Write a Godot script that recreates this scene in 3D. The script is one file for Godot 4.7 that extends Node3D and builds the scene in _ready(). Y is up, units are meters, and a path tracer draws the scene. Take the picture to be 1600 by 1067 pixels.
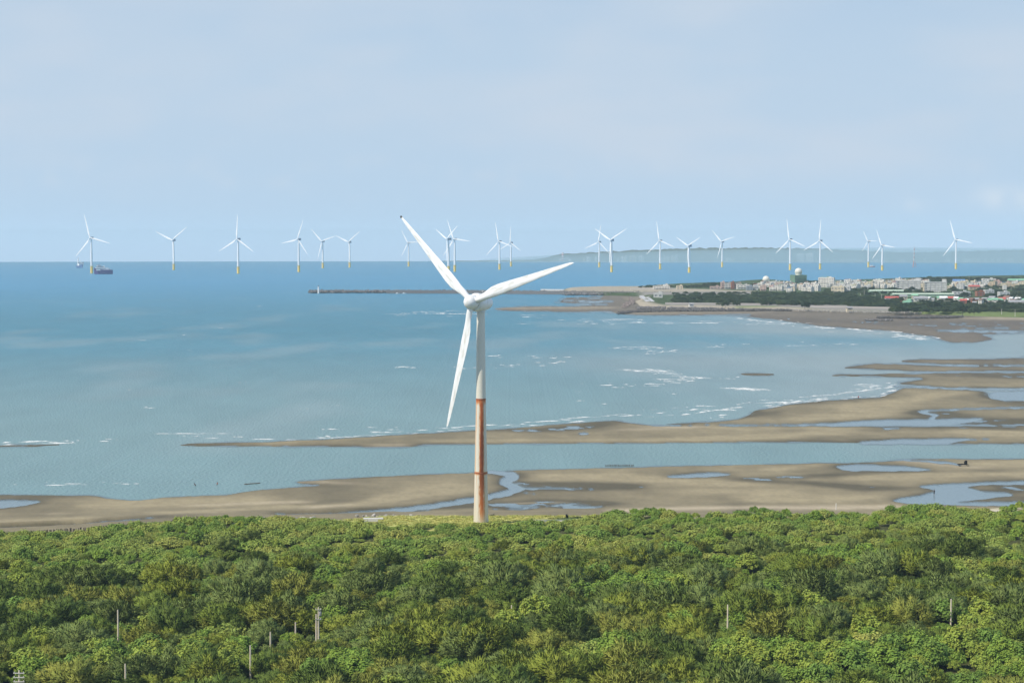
extends Node3D
# A coast seen from a hill: a rusty wind turbine behind a thicket, tidal flats, a village on a
# headland and an offshore wind farm. The sea follows the curve of the earth, so that far things
# sink a little behind it. Pixel numbers below are survey sightings from the camera on the hill.

const F := 2900.0            # focal length for a picture 1600 wide
const EYE := 84.0            # camera height over the sea
const RE := 1.39e6           # curvature radius of the sea
const VOFF := 533.5
const HORIZON := 408.0
const HAZE := 0.00005

var rng := RandomNumberGenerator.new()
var pitch := 0.0
var taken := {}
var box_mesh: ArrayMesh
var mats := {}
var noise := FastNoiseLite.new()
var noise2 := FastNoiseLite.new()

func _ready():
	pitch = sqrt(2.0 * EYE / RE) + atan((VOFF - HORIZON) / F)
	var cam := Camera3D.new()
	cam.name = "camera"
	cam.position = Vector3(0, EYE, 0)
	cam.rotation.x = -pitch
	cam.fov = rad_to_deg(2.0 * atan(VOFF / F))
	cam.near = 1.0
	cam.far = 60000.0
	add_child(cam)
	cam.current = true
	var we := WorldEnvironment.new()
	we.name = "world_environment"
	var env := Environment.new()
	env.background_mode = Environment.BG_SKY
	env.sky = Sky.new()
	env.sky.sky_material = sky_material()
	env.background_energy_multiplier = 1.0
	env.tonemap_mode = Environment.TONE_MAPPER_LINEAR
	env.tonemap_exposure = 1.0
	env.sdfgi_enabled = true
	env.ssao_enabled = true
	env.ssil_enabled = true
	env.fog_enabled = true
	env.fog_density = HAZE
	env.fog_light_color = Color(0.85, 0.955, 1.0)
	env.volumetric_fog_enabled = true
	env.volumetric_fog_density = 0.0
	we.environment = env
	add_child(we)
	var sun := DirectionalLight3D.new()
	sun.name = "sun"
	sun.light_energy = 1.6
	sun.light_color = Color(1.0, 0.96, 0.89)
	sun.light_angular_distance = 0.5
	sun.shadow_enabled = true
	add_child(sun)
	var az := deg_to_rad(62.0)
	var el := deg_to_rad(47.0)
	var s := Vector3(-sin(az) * cos(el), sin(el), cos(az) * cos(el))
	sun.look_at_from_position(s * 1000.0, Vector3.ZERO)

	rng.seed = 7
	noise.seed = 11
	noise.noise_type = FastNoiseLite.TYPE_SIMPLEX_SMOOTH
	noise.frequency = 1.0
	noise.fractal_octaves = 3
	noise2.seed = 23
	noise2.noise_type = FastNoiseLite.TYPE_SIMPLEX_SMOOTH
	noise2.frequency = 1.0
	noise2.fractal_octaves = 4
	box_mesh = make_box_mesh()
	build_sea()
	build_flats()
	build_peninsula()
	build_far_shore()
	build_foam()
	build_dune()
	build_main_turbine()
	build_thicket()
	build_offshore()
	build_ships()
	build_breakwater()
	build_village()
	build_groves()
	build_beach_things()
	build_poles()

# ---------------------------------------------------------------- survey helpers
func ray(px: float, py: float) -> Vector3:
	return Vector3((px - 800.0) / F, -(py - VOFF) / F, -1.0).rotated(Vector3.RIGHT, -pitch)

func gy(x: float, z: float) -> float:
	return -(x * x + z * z) / (2.0 * RE)

func hit(px: float, py: float, elev := 0.0) -> Vector3:      # where a sighting meets the curved ground
	var d := ray(px, py)
	var a := (d.x * d.x + d.z * d.z) / (2.0 * RE)
	var c := EYE - elev
	var disc := d.y * d.y - 4.0 * a * c
	var t := 2.0 * c / (-d.y + sqrt(maxf(disc, 0.0)))
	return Vector3(0, EYE, 0) + d * t

func along(px: float, py: float, dist: float) -> Vector3:    # the point of a sighting at that ground distance
	var d := ray(px, py)
	return Vector3(0, EYE, 0) + d * (dist / Vector2(d.x, d.z).length())

func sight(p: Vector3) -> Vector2:                           # the survey numbers of a point
	var q := (p - Vector3(0, EYE, 0)).rotated(Vector3.RIGHT, pitch)
	return Vector2(800.0 + F * q.x / -q.z, VOFF - F * q.y / -q.z)

func pts(a: Array) -> PackedVector2Array:
	var r := PackedVector2Array()
	for i in range(0, a.size(), 2):
		r.append(Vector2(a[i], a[i + 1]))
	return r

# ---------------------------------------------------------------- node helpers
func numbered(called: String) -> String:
	if not taken.has(called):
		taken[called] = 0
		return called
	taken[called] += 1
	return "%s_%03d" % [called, taken[called]]

func tag(o: Node, label: String, category: String, group := "", kind := "") -> void:
	o.set_meta("label", label)
	o.set_meta("category", category)
	if group:
		o.set_meta("group", group)
	if kind:
		o.set_meta("kind", kind)

func thing(called: String, label: String, category: String, at: Vector3, turn := 0.0, group := "") -> Node3D:
	var o := Node3D.new()
	o.name = numbered(called)
	add_child(o)
	o.position = at
	o.rotation.y = turn
	tag(o, label, category, group)
	return o

func part(called: String, m: Mesh, mat: Material, parent: Node3D) -> MeshInstance3D:
	var o := MeshInstance3D.new()
	o.mesh = m
	o.material_override = mat
	o.name = called
	if parent == self:
		o.name = numbered(called)
	else:
		var n := 0
		while parent.has_node(NodePath(o.name)):
			n += 1
			o.name = "%s_%03d" % [called, n]
	parent.add_child(o, true)
	return o

func struct(called: String, m: Mesh, mat: Material, label: String, category: String, kind := "structure") -> MeshInstance3D:
	var o := part(called, m, mat, self)
	tag(o, label, category, "", kind)
	return o

func bx(called: String, c: Vector3, s: Vector3, mat: Material, parent: Node3D, turn := 0.0) -> MeshInstance3D:
	var o := part(called, box_mesh, mat, parent)
	o.transform = Transform3D(Basis(Vector3.UP, turn) * Basis.from_scale(s), c)
	return o

func lin(r: float, g: float, b: float) -> Color:
	return Color(r, g, b).linear_to_srgb()

func paint(key: String, c: Color, rough := 0.8, spec := 0.5, vcol := false) -> StandardMaterial3D:
	if mats.has(key):
		return mats[key]
	var m := StandardMaterial3D.new()
	m.resource_name = key
	m.albedo_color = c
	m.roughness = rough
	m.metallic_specular = spec
	m.vertex_color_use_as_albedo = vcol
	mats[key] = m
	return m

# ---------------------------------------------------------------- mesh helpers
func quad(st: SurfaceTool, a: Vector3, b: Vector3, c: Vector3, d: Vector3, uv := Rect2(0, 0, 1, 1)) -> void:
	var n := (b - a).cross(c - a).normalized()               # corners run counter-clockwise seen from outside
	var ps := [a, c, b, a, d, c]
	var us := [uv.position, uv.end, Vector2(uv.end.x, uv.position.y), uv.position, Vector2(uv.position.x, uv.end.y), uv.end]
	for i in 6:
		st.set_normal(n)
		st.set_uv(us[i])
		st.add_vertex(ps[i])

func tri(st: SurfaceTool, a: Vector3, b: Vector3, c: Vector3) -> void:
	var n := (b - a).cross(c - a).normalized()
	for p in [a, c, b]:
		st.set_normal(n)
		st.add_vertex(p)

func start() -> SurfaceTool:
	var st := SurfaceTool.new()
	st.begin(Mesh.PRIMITIVE_TRIANGLES)
	return st

func block(st: SurfaceTool, c: Vector3, s: Vector3, b := Basis()) -> void:
	var p := []
	for i in 8:
		p.append(c + b * Vector3(s.x * (0.5 if i & 1 else -0.5), s.y * (0.5 if i & 2 else -0.5), s.z * (0.5 if i & 4 else -0.5)))
	quad(st, p[4], p[5], p[7], p[6])
	quad(st, p[1], p[0], p[2], p[3])
	quad(st, p[0], p[4], p[6], p[2])
	quad(st, p[5], p[1], p[3], p[7])
	quad(st, p[6], p[7], p[3], p[2])
	quad(st, p[0], p[1], p[5], p[4])

func make_box_mesh() -> ArrayMesh:
	var st := start()
	block(st, Vector3.ZERO, Vector3.ONE)
	return st.commit()

func grid_mesh(v: PackedVector3Array, n: PackedVector3Array, uv: PackedVector2Array, col: PackedColorArray, idx: PackedInt32Array) -> ArrayMesh:
	var a := []
	a.resize(Mesh.ARRAY_MAX)
	a[Mesh.ARRAY_VERTEX] = v
	a[Mesh.ARRAY_NORMAL] = n
	if uv.size():
		a[Mesh.ARRAY_TEX_UV] = uv
	if col.size():
		a[Mesh.ARRAY_COLOR] = col
	a[Mesh.ARRAY_INDEX] = idx
	var m := ArrayMesh.new()
	m.add_surface_from_arrays(Mesh.PRIMITIVE_TRIANGLES, a)
	return m

# rings of equal size joined into a skin; ring points run counter-clockwise seen from the end (outside normals)
func loft(rings: Array, closed_ends := true) -> ArrayMesh:
	var st := start()
	var k: int = rings[0].size()
	st.set_smooth_group(0)
	for i in rings.size() - 1:
		for j in k:
			var a: Vector3 = rings[i][j]
			var b: Vector3 = rings[i][(j + 1) % k]
			var c: Vector3 = rings[i + 1][(j + 1) % k]
			var d: Vector3 = rings[i + 1][j]
			for p in [a, c, b, a, d, c]:
				st.add_vertex(p)
	if closed_ends:
		for e in [0, rings.size() - 1]:
			var m := Vector3.ZERO
			for p in rings[e]:
				m += p
			m /= k
			for j in k:
				var a: Vector3 = rings[e][j]
				var b: Vector3 = rings[e][(j + 1) % k]
				st.set_smooth_group(-1)
				var order := [m, a, b] if e == 0 else [m, b, a]
				for p in order:
					st.add_vertex(p)
	st.index()
	st.generate_normals()
	return st.commit()

# a turned shape about the y axis: profile of (radius, height), upwards; u runs round with u = 0.5 towards +z
func lathe(profile: Array, segs := 24, axis_basis := Basis()) -> ArrayMesh:
	var v := PackedVector3Array()
	var n := PackedVector3Array()
	var uv := PackedVector2Array()
	var idx := PackedInt32Array()
	var y0: float = profile[0].y
	var y1: float = profile[-1].y
	for i in profile.size():
		var p: Vector2 = profile[i]
		var q: Vector2 = profile[mini(i + 1, profile.size() - 1)] - profile[maxi(i - 1, 0)]
		for j in segs + 1:
			var u := float(j) / segs
			var f := TAU * (u - 0.5)
			v.append(axis_basis * Vector3(p.x * sin(f), p.y, p.x * cos(f)))
			n.append((axis_basis * Vector3(q.y * sin(f), -q.x, q.y * cos(f))).normalized())
			uv.append(Vector2(u, 1.0 - (p.y - y0) / maxf(y1 - y0, 1e-6)))
	var w := segs + 1
	for i in profile.size() - 1:
		for j in segs:
			var a := i * w + j
			idx.append_array(PackedInt32Array([a, a + w + 1, a + 1, a, a + w, a + w + 1]))
	return grid_mesh(v, n, uv, PackedColorArray(), idx)

func rod(st: SurfaceTool, a: Vector3, b: Vector3, ra: float, rb: float, sides := 6) -> void:
	var d := (b - a).normalized()
	var x := d.cross(Vector3(0.31, 0.9, 0.2) if absf(d.y) < 0.9 else Vector3.RIGHT).normalized()
	var y := d.cross(x)
	for j in sides:
		var f := TAU * j / sides
		var g := TAU * (j + 1) / sides
		var e := x * cos(f) + y * sin(f)
		var h := x * cos(g) + y * sin(g)
		quad(st, a + e * ra, a + h * ra, b + h * rb, b + e * rb)
		tri(st, b, b + e * rb, b + h * rb)

# ---------------------------------------------------------------- sky
func sky_material() -> Material:
	var w := 1536
	var h := 768
	var nz := FastNoiseLite.new()
	nz.seed = 5
	nz.frequency = 1.0
	nz.fractal_octaves = 5
	var data := PackedFloat32Array()
	data.resize(w * h * 3)
	var k := 0
	for j in h:
		var el := (0.5 - (j + 0.5) / h) * 180.0
		var t := clampf(el / 90.0, 0.0, 1.0)
		var c := Vector3(0.455, 0.635, 0.815).lerp(Vector3(0.485, 0.635, 0.795), smoothstep(0.3, 4.0, el))
		c = c.lerp(Vector3(0.42, 0.585, 0.775), smoothstep(4.0, 10.0, el))
		c = c.lerp(Vector3(0.13, 0.27, 0.58), pow(smoothstep(6.0, 90.0, el), 0.5))
		# air that lies between the eye and the sky, low over the sea, takes some of its light
		var clear := exp(-HAZE * minf(15000.0, 76.0 / maxf(tan(deg_to_rad(maxf(el, 0.01))), 1e-4)))
		for i in w:
			var r := c
			if el > 0.0:
				var f := (i + 0.5) / w * TAU
				var x := cos(f) * 3.0
				var y := sin(f) * 3.0
				var veil := nz.get_noise_3d(x * 1.6, y * 1.6, el * 0.24)
				var streak := nz.get_noise_3d(x * 5.0 + 9.0, y * 5.0, el * 1.3)
				var a := clampf(0.32 + veil * 0.95 + streak * 0.40, 0.0, 0.9) * smoothstep(0.6, 3.0, el) * (1.0 - 0.5 * t)
				r = c.lerp(Vector3(0.575, 0.67, 0.785), a)
				var low := clampf((nz.get_noise_3d(x * 14.0, y * 14.0, el * 2.2 + 40.0) - 0.22) * 2.4, 0.0, 0.5) * smoothstep(1.0, 1.8, el) * (1.0 - smoothstep(2.2, 3.2, el))
				r = r.lerp(Vector3(0.62, 0.70, 0.80), low * 0.6)
				var side := rad_to_deg(wrapf(f, -PI, PI))
				if absf(side - 14.6) < 4.0 and el < 3.0:
					var puff := exp(-pow((side - 14.8) / 0.9, 2.0) - pow((el - 1.25) / 0.32, 2.0)) + 0.6 * exp(-pow((side - 12.2) / 0.5, 2.0) - pow((el - 1.0) / 0.12, 2.0))
					r = r.lerp(Vector3(0.86, 0.87, 0.88), clampf(puff * (0.75 + 1.1 * nz.get_noise_3d(x * 30.0, y * 30.0, el * 6.0)) * 0.55, 0.0, 0.5))
			r = r.lerp(Vector3(0.545, 0.645, 0.755), 0.25 * (1.0 - smoothstep(0.05, 0.5, t)))
			r = (r - Vector3(0.38, 0.47, 0.53) * (1.0 - clear)) / clear
			data[k] = r.x
			data[k + 1] = r.y
			data[k + 2] = r.z
			k += 3
	var im := Image.create_from_data(w, h, false, Image.FORMAT_RGBF, data.to_byte_array())
	var m := PanoramaSkyMaterial.new()
	m.panorama = ImageTexture.create_from_image(im)
	return m

func noise_tex(freq: float, size: int, bump: float, seed_ := 1, octaves := 4) -> NoiseTexture2D:
	var n := FastNoiseLite.new()
	n.seed = seed_
	n.frequency = freq
	n.fractal_octaves = octaves
	n.noise_type = FastNoiseLite.TYPE_SIMPLEX_SMOOTH
	var t := NoiseTexture2D.new()
	t.width = size
	t.height = size
	t.seamless = true
	t.noise = n
	if bump > 0.0:
		t.as_normal_map = true
		t.bump_strength = bump
	return t

# ---------------------------------------------------------------- the sea
func build_sea() -> void:
	var cols := 330
	var v := PackedVector3Array()
	var n := PackedVector3Array()
	var uv := PackedVector2Array()
	var col := PackedColorArray()
	var idx := PackedInt32Array()
	var rows := 0
	var q := 15.0
	while q < 560.0:
		var d := F * EYE / q
		for j in cols + 1:
			var a := lerpf(-0.36, 0.36, float(j) / cols)
			var x := sin(a) * d
			var z := -cos(a) * d
			v.append(Vector3(x, gy(x, z), z))
			n.append(Vector3(x / RE, 1.0, z / RE).normalized())
			uv.append(Vector2(x / 34.0, z / 26.0))
			col.append(sea_tint(x, z, d))
		rows += 1
		q += 1.3 if q < 80.0 else 2.4
	var w := cols + 1
	for i in rows - 1:
		for j in cols:
			var a := i * w + j
			idx.append_array(PackedInt32Array([a, a + 1, a + w + 1, a, a + w + 1, a + w]))
	var m := paint("sea water", Color.WHITE, 0.32, 0.25, true)
	m.normal_enabled = true
	m.normal_texture = noise_tex(0.035, 512, 10.0, 3)
	m.normal_scale = 0.75
	struct("sea", grid_mesh(v, n, uv, col, idx), m, "blue-green sea with small waves reaching to the horizon", "sea")

func sea_tint(x: float, z: float, d: float) -> Color:
	# water carries silt near the flats and is clear and deep offshore
	var deep := Vector3(0.040, 0.215, 0.365)
	var mid := Vector3(0.034, 0.165, 0.225)
	var silt := Vector3(0.150, 0.245, 0.250)
	var grey := Vector3(0.225, 0.280, 0.285)
	var c := deep.lerp(mid, smoothstep(4200.0, 1500.0, d))
	c = c.lerp(silt, smoothstep(1750.0, 760.0, d))
	var band := noise.get_noise_2d(x / 700.0, z / 900.0)
	var bay := smoothstep(-60.0, 330.0, x + band * 150.0) * smoothstep(2600.0, 1700.0, d) * smoothstep(700.0, 900.0, d)
	c = c.lerp(grey, clampf(bay * 0.95, 0.0, 1.0))
	var teal := clampf(1.0 - absf(d - 1570.0 + band * 120.0) / 170.0, 0.0, 1.0) * smoothstep(450.0, 300.0, x)
	c = c.lerp(Vector3(0.055, 0.19, 0.25), teal * 0.75)
	var murk := smoothstep(0.05, 0.6, noise.get_noise_2d(x / 160.0 + 7.0, z / 420.0)) * smoothstep(3500.0, 1500.0, d)
	c = c.lerp(grey, murk * 0.35)
	var fine := noise2.get_noise_2d(x / 40.0, z / 130.0)
	c *= 1.0 + 0.10 * fine + 0.06 * noise2.get_noise_2d(x / 400.0, z / 700.0)
	return Color(c.x, c.y, c.z)

# ---------------------------------------------------------------- relief fields on a fan-shaped grid
var ga0: float
var ga1: float
var gq0: float
var gq1: float
var gc: int
var gr: int

func fan(a0: float, a1: float, q0: float, q1: float, c: int, r: int) -> void:
	ga0 = a0; ga1 = a1; gq0 = q0; gq1 = q1; gc = c; gr = r

func fan_cell(px: float, py: float, elev := 0.0) -> Vector2:
	var p := hit(px, py, elev)
	var q := F * EYE / Vector2(p.x, p.z).length()
	return Vector2((atan2(p.x, -p.z) - ga0) / (ga1 - ga0) * (gc - 1), (q - gq0) / (gq1 - gq0) * (gr - 1))

func fan_point(i: int, j: int) -> Vector2:
	var a := lerpf(ga0, ga1, float(j) / (gc - 1))
	var d := F * EYE / lerpf(gq0, gq1, float(i) / (gr - 1))
	return Vector2(sin(a) * d, -cos(a) * d)

func field(fill := 0.0) -> PackedFloat32Array:
	var f := PackedFloat32Array()
	f.resize(gc * gr)
	f.fill(fill)
	return f

func fill_cells(f: PackedFloat32Array, poly: PackedVector2Array, value: float) -> void:
	var lo := 1e9
	var hi := -1e9
	for p in poly:
		lo = minf(lo, p.y)
		hi = maxf(hi, p.y)
	for i in range(maxi(0, ceili(lo)), mini(gr - 1, floori(hi)) + 1):
		var xs := []
		for k in poly.size():
			var a := poly[k]
			var b := poly[(k + 1) % poly.size()]
			if (a.y <= i) != (b.y <= i):
				xs.append(a.x + (i - a.y) / (b.y - a.y) * (b.x - a.x))
		xs.sort()
		for k in range(0, xs.size() - 1, 2):
			for j in range(maxi(0, ceili(xs[k])), mini(gc - 1, floori(xs[k + 1])) + 1):
				f[i * gc + j] = value

func fill_poly(f: PackedFloat32Array, a: Array, value: float) -> void:
	# outline of survey points, roughened between them as a tide leaves it
	var poly := PackedVector2Array()
	var p := pts(a)
	for k in p.size():
		var c := fan_cell(p[k].x, p[k].y)
		var d := fan_cell(p[(k + 1) % p.size()].x, p[(k + 1) % p.size()].y)
		var steps := clampi(int(c.distance_to(d) / 5.0), 1, 60)
		for s in steps:
			var m := c.lerp(d, float(s) / steps)
			m.y += noise.get_noise_2d(m.x / 26.0, m.y / 5.0) * 0.9
			poly.append(m)
	fill_cells(f, poly, value)

var py_thin := false

func stroke(f: PackedFloat32Array, a: Array, value: float, soft := 0.0) -> void:
	# triples: x, y, half width in survey units
	for k in range(0, a.size() - 3, 3):
		var p := Vector2(a[k], a[k + 1])
		var q := Vector2(a[k + 3], a[k + 4])
		var steps := maxi(1, int(p.distance_to(q) / 2.0))
		for s in steps + 1:
			var t := float(s) / steps
			var m := p.lerp(q, t)
			var w: float = lerpf(a[k + 2], a[k + 5], t) * (1.0 + 0.5 * noise.get_noise_2d(m.x / 14.0, m.y / 6.0))
			m.y += noise.get_noise_2d(m.x / 25.0 + 50.0, m.y / 9.0) * minf(1.2, w * 0.8)
			var c := fan_cell(m.x, m.y)
			if value > 0.0 and soft == 0.0 and py_thin:
				w *= 0.62
			var ry := w * (gr - 1) / (gq1 - gq0)
			var rx := maxf(1.5, w * 1.6) / F * (gc - 1) / (ga1 - ga0)
			for i in range(maxi(0, ceili(c.y - ry)), mini(gr - 1, floori(c.y + ry)) + 1):
				for j in range(maxi(0, ceili(c.x - rx)), mini(gc - 1, floori(c.x + rx)) + 1):
					var e := 1.0 - soft * clampf(Vector2((j - c.x) / rx, (i - c.y) / maxf(ry, 0.01)).length(), 0.0, 1.0)
					f[i * gc + j] = maxf(f[i * gc + j], value * e) if value > 0.0 else value

func blurred(f: PackedFloat32Array, rx: int, ry: int) -> PackedFloat32Array:
	var g := f.duplicate()
	for i in gr:
		var sum := 0.0
		var base := i * gc
		for j in range(-rx, gc):
			sum += f[base + mini(j + rx, gc - 1)] if j + rx >= 0 else 0.0
			if j - rx - 1 >= 0:
				sum -= f[base + j - rx - 1]
			elif j >= 0:
				pass
			if j >= 0:
				g[base + j] = sum / (mini(j, rx) + rx + 1)
	var h := g.duplicate()
	for j in gc:
		var sum := 0.0
		for i in range(-ry, gr):
			sum += g[mini(i + ry, gr - 1) * gc + j] if i + ry >= 0 else 0.0
			if i - ry - 1 >= 0:
				sum -= g[(i - ry - 1) * gc + j]
			if i >= 0:
				h[i * gc + j] = sum / (mini(i, ry) + ry + 1)
	return h

func relief_mesh(height: PackedFloat32Array, col: PackedColorArray, keep: PackedByteArray) -> ArrayMesh:
	var v := PackedVector3Array()
	v.resize(gc * gr)
	for i in gr:
		for j in gc:
			var p := fan_point(i, j)
			v[i * gc + j] = Vector3(p.x, height[i * gc + j] + gy(p.x, p.y), p.y)
	var at := PackedInt32Array()
	at.resize(gc * gr)
	at.fill(-1)
	var vv := PackedVector3Array()
	var nn := PackedVector3Array()
	var cc := PackedColorArray()
	var uu := PackedVector2Array()
	var idx := PackedInt32Array()
	for i in gr - 1:
		for j in gc - 1:
			var a := i * gc + j
			if not (keep[a] or keep[a + 1] or keep[a + gc] or keep[a + gc + 1]):
				continue
			for k in [a, a + 1, a + gc, a + gc + 1]:
				if at[k] < 0:
					at[k] = vv.size()
					vv.append(v[k])
					cc.append(col[k] if col.size() else Color.WHITE)
					uu.append(Vector2(v[k].x, v[k].z) / 20.0)
					var r: int = k / gc
					var c: int = k % gc
					var du := v[r * gc + mini(c + 1, gc - 1)] - v[r * gc + maxi(c - 1, 0)]
					var dv := v[mini(r + 1, gr - 1) * gc + c] - v[maxi(r - 1, 0) * gc + c]
					nn.append(dv.cross(du).normalized())
			# rows run towards the eye, columns to the right
			idx.append_array(PackedInt32Array([at[a], at[a + 1], at[a + gc + 1], at[a], at[a + gc + 1], at[a + gc]]))
	return grid_mesh(vv, nn, uu, cc, idx)

func grain(m: StandardMaterial3D, freq: float, scale: float, strength: float, seed_: int) -> void:
	m.normal_enabled = true
	m.normal_texture = noise_tex(freq, 256, 6.0, seed_)
	m.normal_scale = strength
	m.uv1_scale = Vector3(scale, scale, scale)

# ---------------------------------------------------------------- tidal flats
func build_flats() -> void:
	fan(-0.33, 0.33, 76.0, 474.0, 1060, 322)
	var sand := field()
	fill_poly(sand, [-60, 774, 50, 773.5, 112, 774.5, 150, 775, 165, 779, 200, 782, 225, 781, 250, 778, 300, 775, 350, 774, 375, 770, 400, 766, 450, 762, 487, 760.5, 505, 758, 470, 756, 458, 752.5, 500, 750.5, 520, 749.5, 587, 745, 650, 742, 725, 739.5, 780, 736.5, 900, 732.5, 1000, 730, 1200, 725.5, 1300, 724, 1360, 723, 1405, 719.5, 1437, 717.5, 1700, 717.5, 1700, 880, -60, 880], 1.0)
	fill_poly(sand, [270, 695, 312, 692.5, 400, 691, 450, 689, 525, 686, 600, 681, 687, 676, 800, 669.5, 862, 664, 912, 660, 960, 657, 980, 661, 1000, 663, 1020, 665.5, 1200, 666.3, 1300, 666.3, 1460, 666.3, 1700, 666.3, 1700, 694, 1475, 694, 1275, 691, 1200, 691, 1000, 692.7, 800, 693.7, 665, 695, 637, 698.7, 575, 699.5, 550, 698, 400, 697.5, 287, 697], 1.0)
	fill_poly(sand, [1020, 664.5, 1035, 662.5, 1120, 659.5, 1155, 655, 1170, 649, 1180, 641, 1200, 639, 1232, 632.5, 1275, 627.5, 1312, 625, 1340, 622.5, 1375, 621, 1400, 612.5, 1411, 606, 1450, 605, 1537, 611, 1546, 615, 1547, 622, 1570, 626, 1700, 624, 1700, 664, 1300, 664.4, 1200, 664.8, 1100, 664.7], 1.0)
	fill_poly(sand, [1287, 586, 1350, 584.5, 1425, 584, 1500, 583, 1700, 582.5, 1700, 608, 1482, 606.5, 1450, 603, 1398, 600, 1420, 596, 1447, 592.5, 1437, 590.3, 1375, 588.3, 1300, 587.6], 1.0)
	fill_poly(sand, [1310, 575, 1350, 570, 1370, 568, 1400, 569, 1462, 571.5, 1700, 574, 1700, 580, 1425, 580, 1350, 576.5], 1.0)
	fill_poly(sand, [1392, 564, 1450, 561.5, 1600, 560, 1700, 560, 1700, 572, 1487, 570, 1425, 567], 1.0)
	fill_poly(sand, [1146, 584.3, 1180, 583, 1210, 584.3, 1232, 586, 1190, 587.3, 1165, 586.4], 1.0)
	fill_poly(sand, [1058, 555.2, 1082, 555.4, 1080, 557, 1062, 557], 1.0)
	fill_poly(sand, [965, 491, 1012, 493, 1125, 491.7, 1175, 496, 1212, 499.5, 1250, 505, 1275, 509, 1350, 514.5, 1390, 517, 1425, 522.5, 1462, 526, 1470, 531, 1487, 535.5, 1525, 535.5, 1555, 530, 1545, 526, 1525, 523, 1600, 521, 1700, 521, 1700, 460, 940, 460, 955, 487], 1.0)
	fill_poly(sand, [870, 473, 885, 465, 960, 463, 1015, 463, 1015, 482, 965, 481, 930, 476.5], 1.0)
	fill_poly(sand, [755, 481.8, 830, 479, 960, 477.5, 990, 486, 900, 487, 800, 486], 1.0)
	stroke(sand, [1550, 543.8, 0.5, 1700, 544.2, 1.0], 1.0)
	stroke(sand, [1590, 556.5, 0.5, 1700, 556.5, 2.0], 1.0)
	stroke(sand, [-60, 698.5, 0.8, 60, 696, 1.3, 135, 692.5, 0.5], 1.0)
	stroke(sand, [215, 774.5, 0.4, 250, 772.5, 0.6, 300, 774.5, 0.4], 1.0)
	var wide := blurred(blurred(sand, 9, 2), 5, 1)
	var pool := field()
	py_thin = true
	fill_poly(pool, [-60, 784, 30, 783.5, 65, 785, 38, 791, 0, 795, -60, 797], 1.0)
	fill_poly(pool, [1305, 729.5, 1337, 727.5, 1400, 729.5, 1462, 735.5, 1425, 736.7, 1337, 737, 1317, 735], 1.0)
	fill_poly(pool, [1040, 745.5, 1112, 740.5, 1147, 743, 1112, 746, 1045, 747.5], 1.0)
	fill_poly(pool, [1434, 762, 1487, 757.5, 1700, 750, 1700, 756.5, 1532, 759, 1507, 762.5, 1537, 770, 1575, 771, 1585, 775, 1550, 779, 1512, 783.5, 1480, 785, 1495, 787, 1700, 786, 1700, 789, 1560, 792, 1475, 790, 1425, 788, 1395, 784, 1407, 780, 1437, 776, 1465, 769, 1450, 764], 1.0)
	fill_poly(pool, [882, 789, 900, 792, 950, 795, 900, 797, 880, 797], 1.0)
	fill_poly(pool, [1240, 664.6, 1310, 662, 1380, 657.5, 1450, 657, 1525, 654.5, 1540, 656, 1520, 659, 1480, 665.3, 1300, 665.6], 1.0)
	fill_poly(pool, [1549, 613, 1600, 612, 1700, 612, 1700, 624, 1570, 626, 1549, 622], 1.0)
	fill_poly(pool, [1340, 692, 1400, 688.5, 1480, 686.5, 1560, 687, 1500, 690, 1480, 694, 1350, 694.5], 1.0)
	stroke(pool, [765, 738.5, 4, 798, 741, 4.5, 804, 747, 5, 790, 752, 5, 787, 756, 5, 800, 761, 5, 812, 765, 5, 795, 771, 5, 760, 779, 4.5, 700, 789, 4.5, 640, 797, 4, 580, 802, 3, 520, 806, 2, 430, 808, 1.5], 1.0)
	stroke(pool, [812, 765, 1.4, 870, 765, 1.0, 950, 766, 0.7], 1.0)
	stroke(pool, [815, 771, 0.8, 840, 774, 0.7], 1.0)
	stroke(pool, [620, 804, 1.0, 672, 803.5, 0.8], 1.0)
	stroke(pool, [795, 797, 1.2, 850, 795, 0.8, 885, 789, 1.2], 1.0)
	stroke(pool, [770, 801, 0.8, 830, 800, 0.6], 1.0)
	stroke(pool, [-60, 834, 2.6, 50, 830, 2.2, 100, 827, 1.6, 190, 820, 1.0, 260, 815, 0.5], 1.0)
	stroke(pool, [1402, 719.5, 1.0, 1480, 724, 1.4, 1502, 728, 0.8], 1.0)
	stroke(pool, [905, 679, 1.4, 920, 678.6, 1.4], 1.0)
	stroke(pool, [1382, 671, 1.2, 1407, 670.6, 1.2], 1.0)
	stroke(pool, [1700, 635, 1.0, 1520, 640, 1.0, 1450, 643, 1.2, 1436, 644, 1.5, 1450, 647, 1.5, 1464, 650, 2.0, 1455, 656, 2.0], 1.0)
	stroke(pool, [1020, 664.9, 0.8, 1150, 665.2, 0.8, 1260, 665.2, 1.0], 1.0)
	stroke(pool, [1465, 517, 1.0, 1530, 518.5, 1.3, 1700, 519, 1.6], 1.0)
	stroke(pool, [1485, 507.5, 0.8, 1512, 506, 0.8], 1.0)
	stroke(pool, [1500, 515, 0.7, 1560, 513, 0.8, 1700, 513, 0.8], 1.0)
	stroke(pool, [1135, 492.6, 0.7, 1175, 492.4, 0.7], 1.0)
	stroke(pool, [1400, 603, 1.2, 1482, 607.8, 1.2, 1700, 610, 1.4], 1.0)
	stroke(pool, [1425, 568.3, 0.9, 1487, 571, 1.0, 1700, 573.2, 1.0], 1.0)
	stroke(pool, [880, 470, 0.8, 925, 471.5, 1.2, 960, 471, 0.8], 1.0)
	stroke(pool, [900, 474.5, 0.7, 950, 476, 1.0], 1.0)
	stroke(pool, [900, 466.5, 0.5, 940, 466.5, 0.6], 1.0)
	py_thin = false
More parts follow.
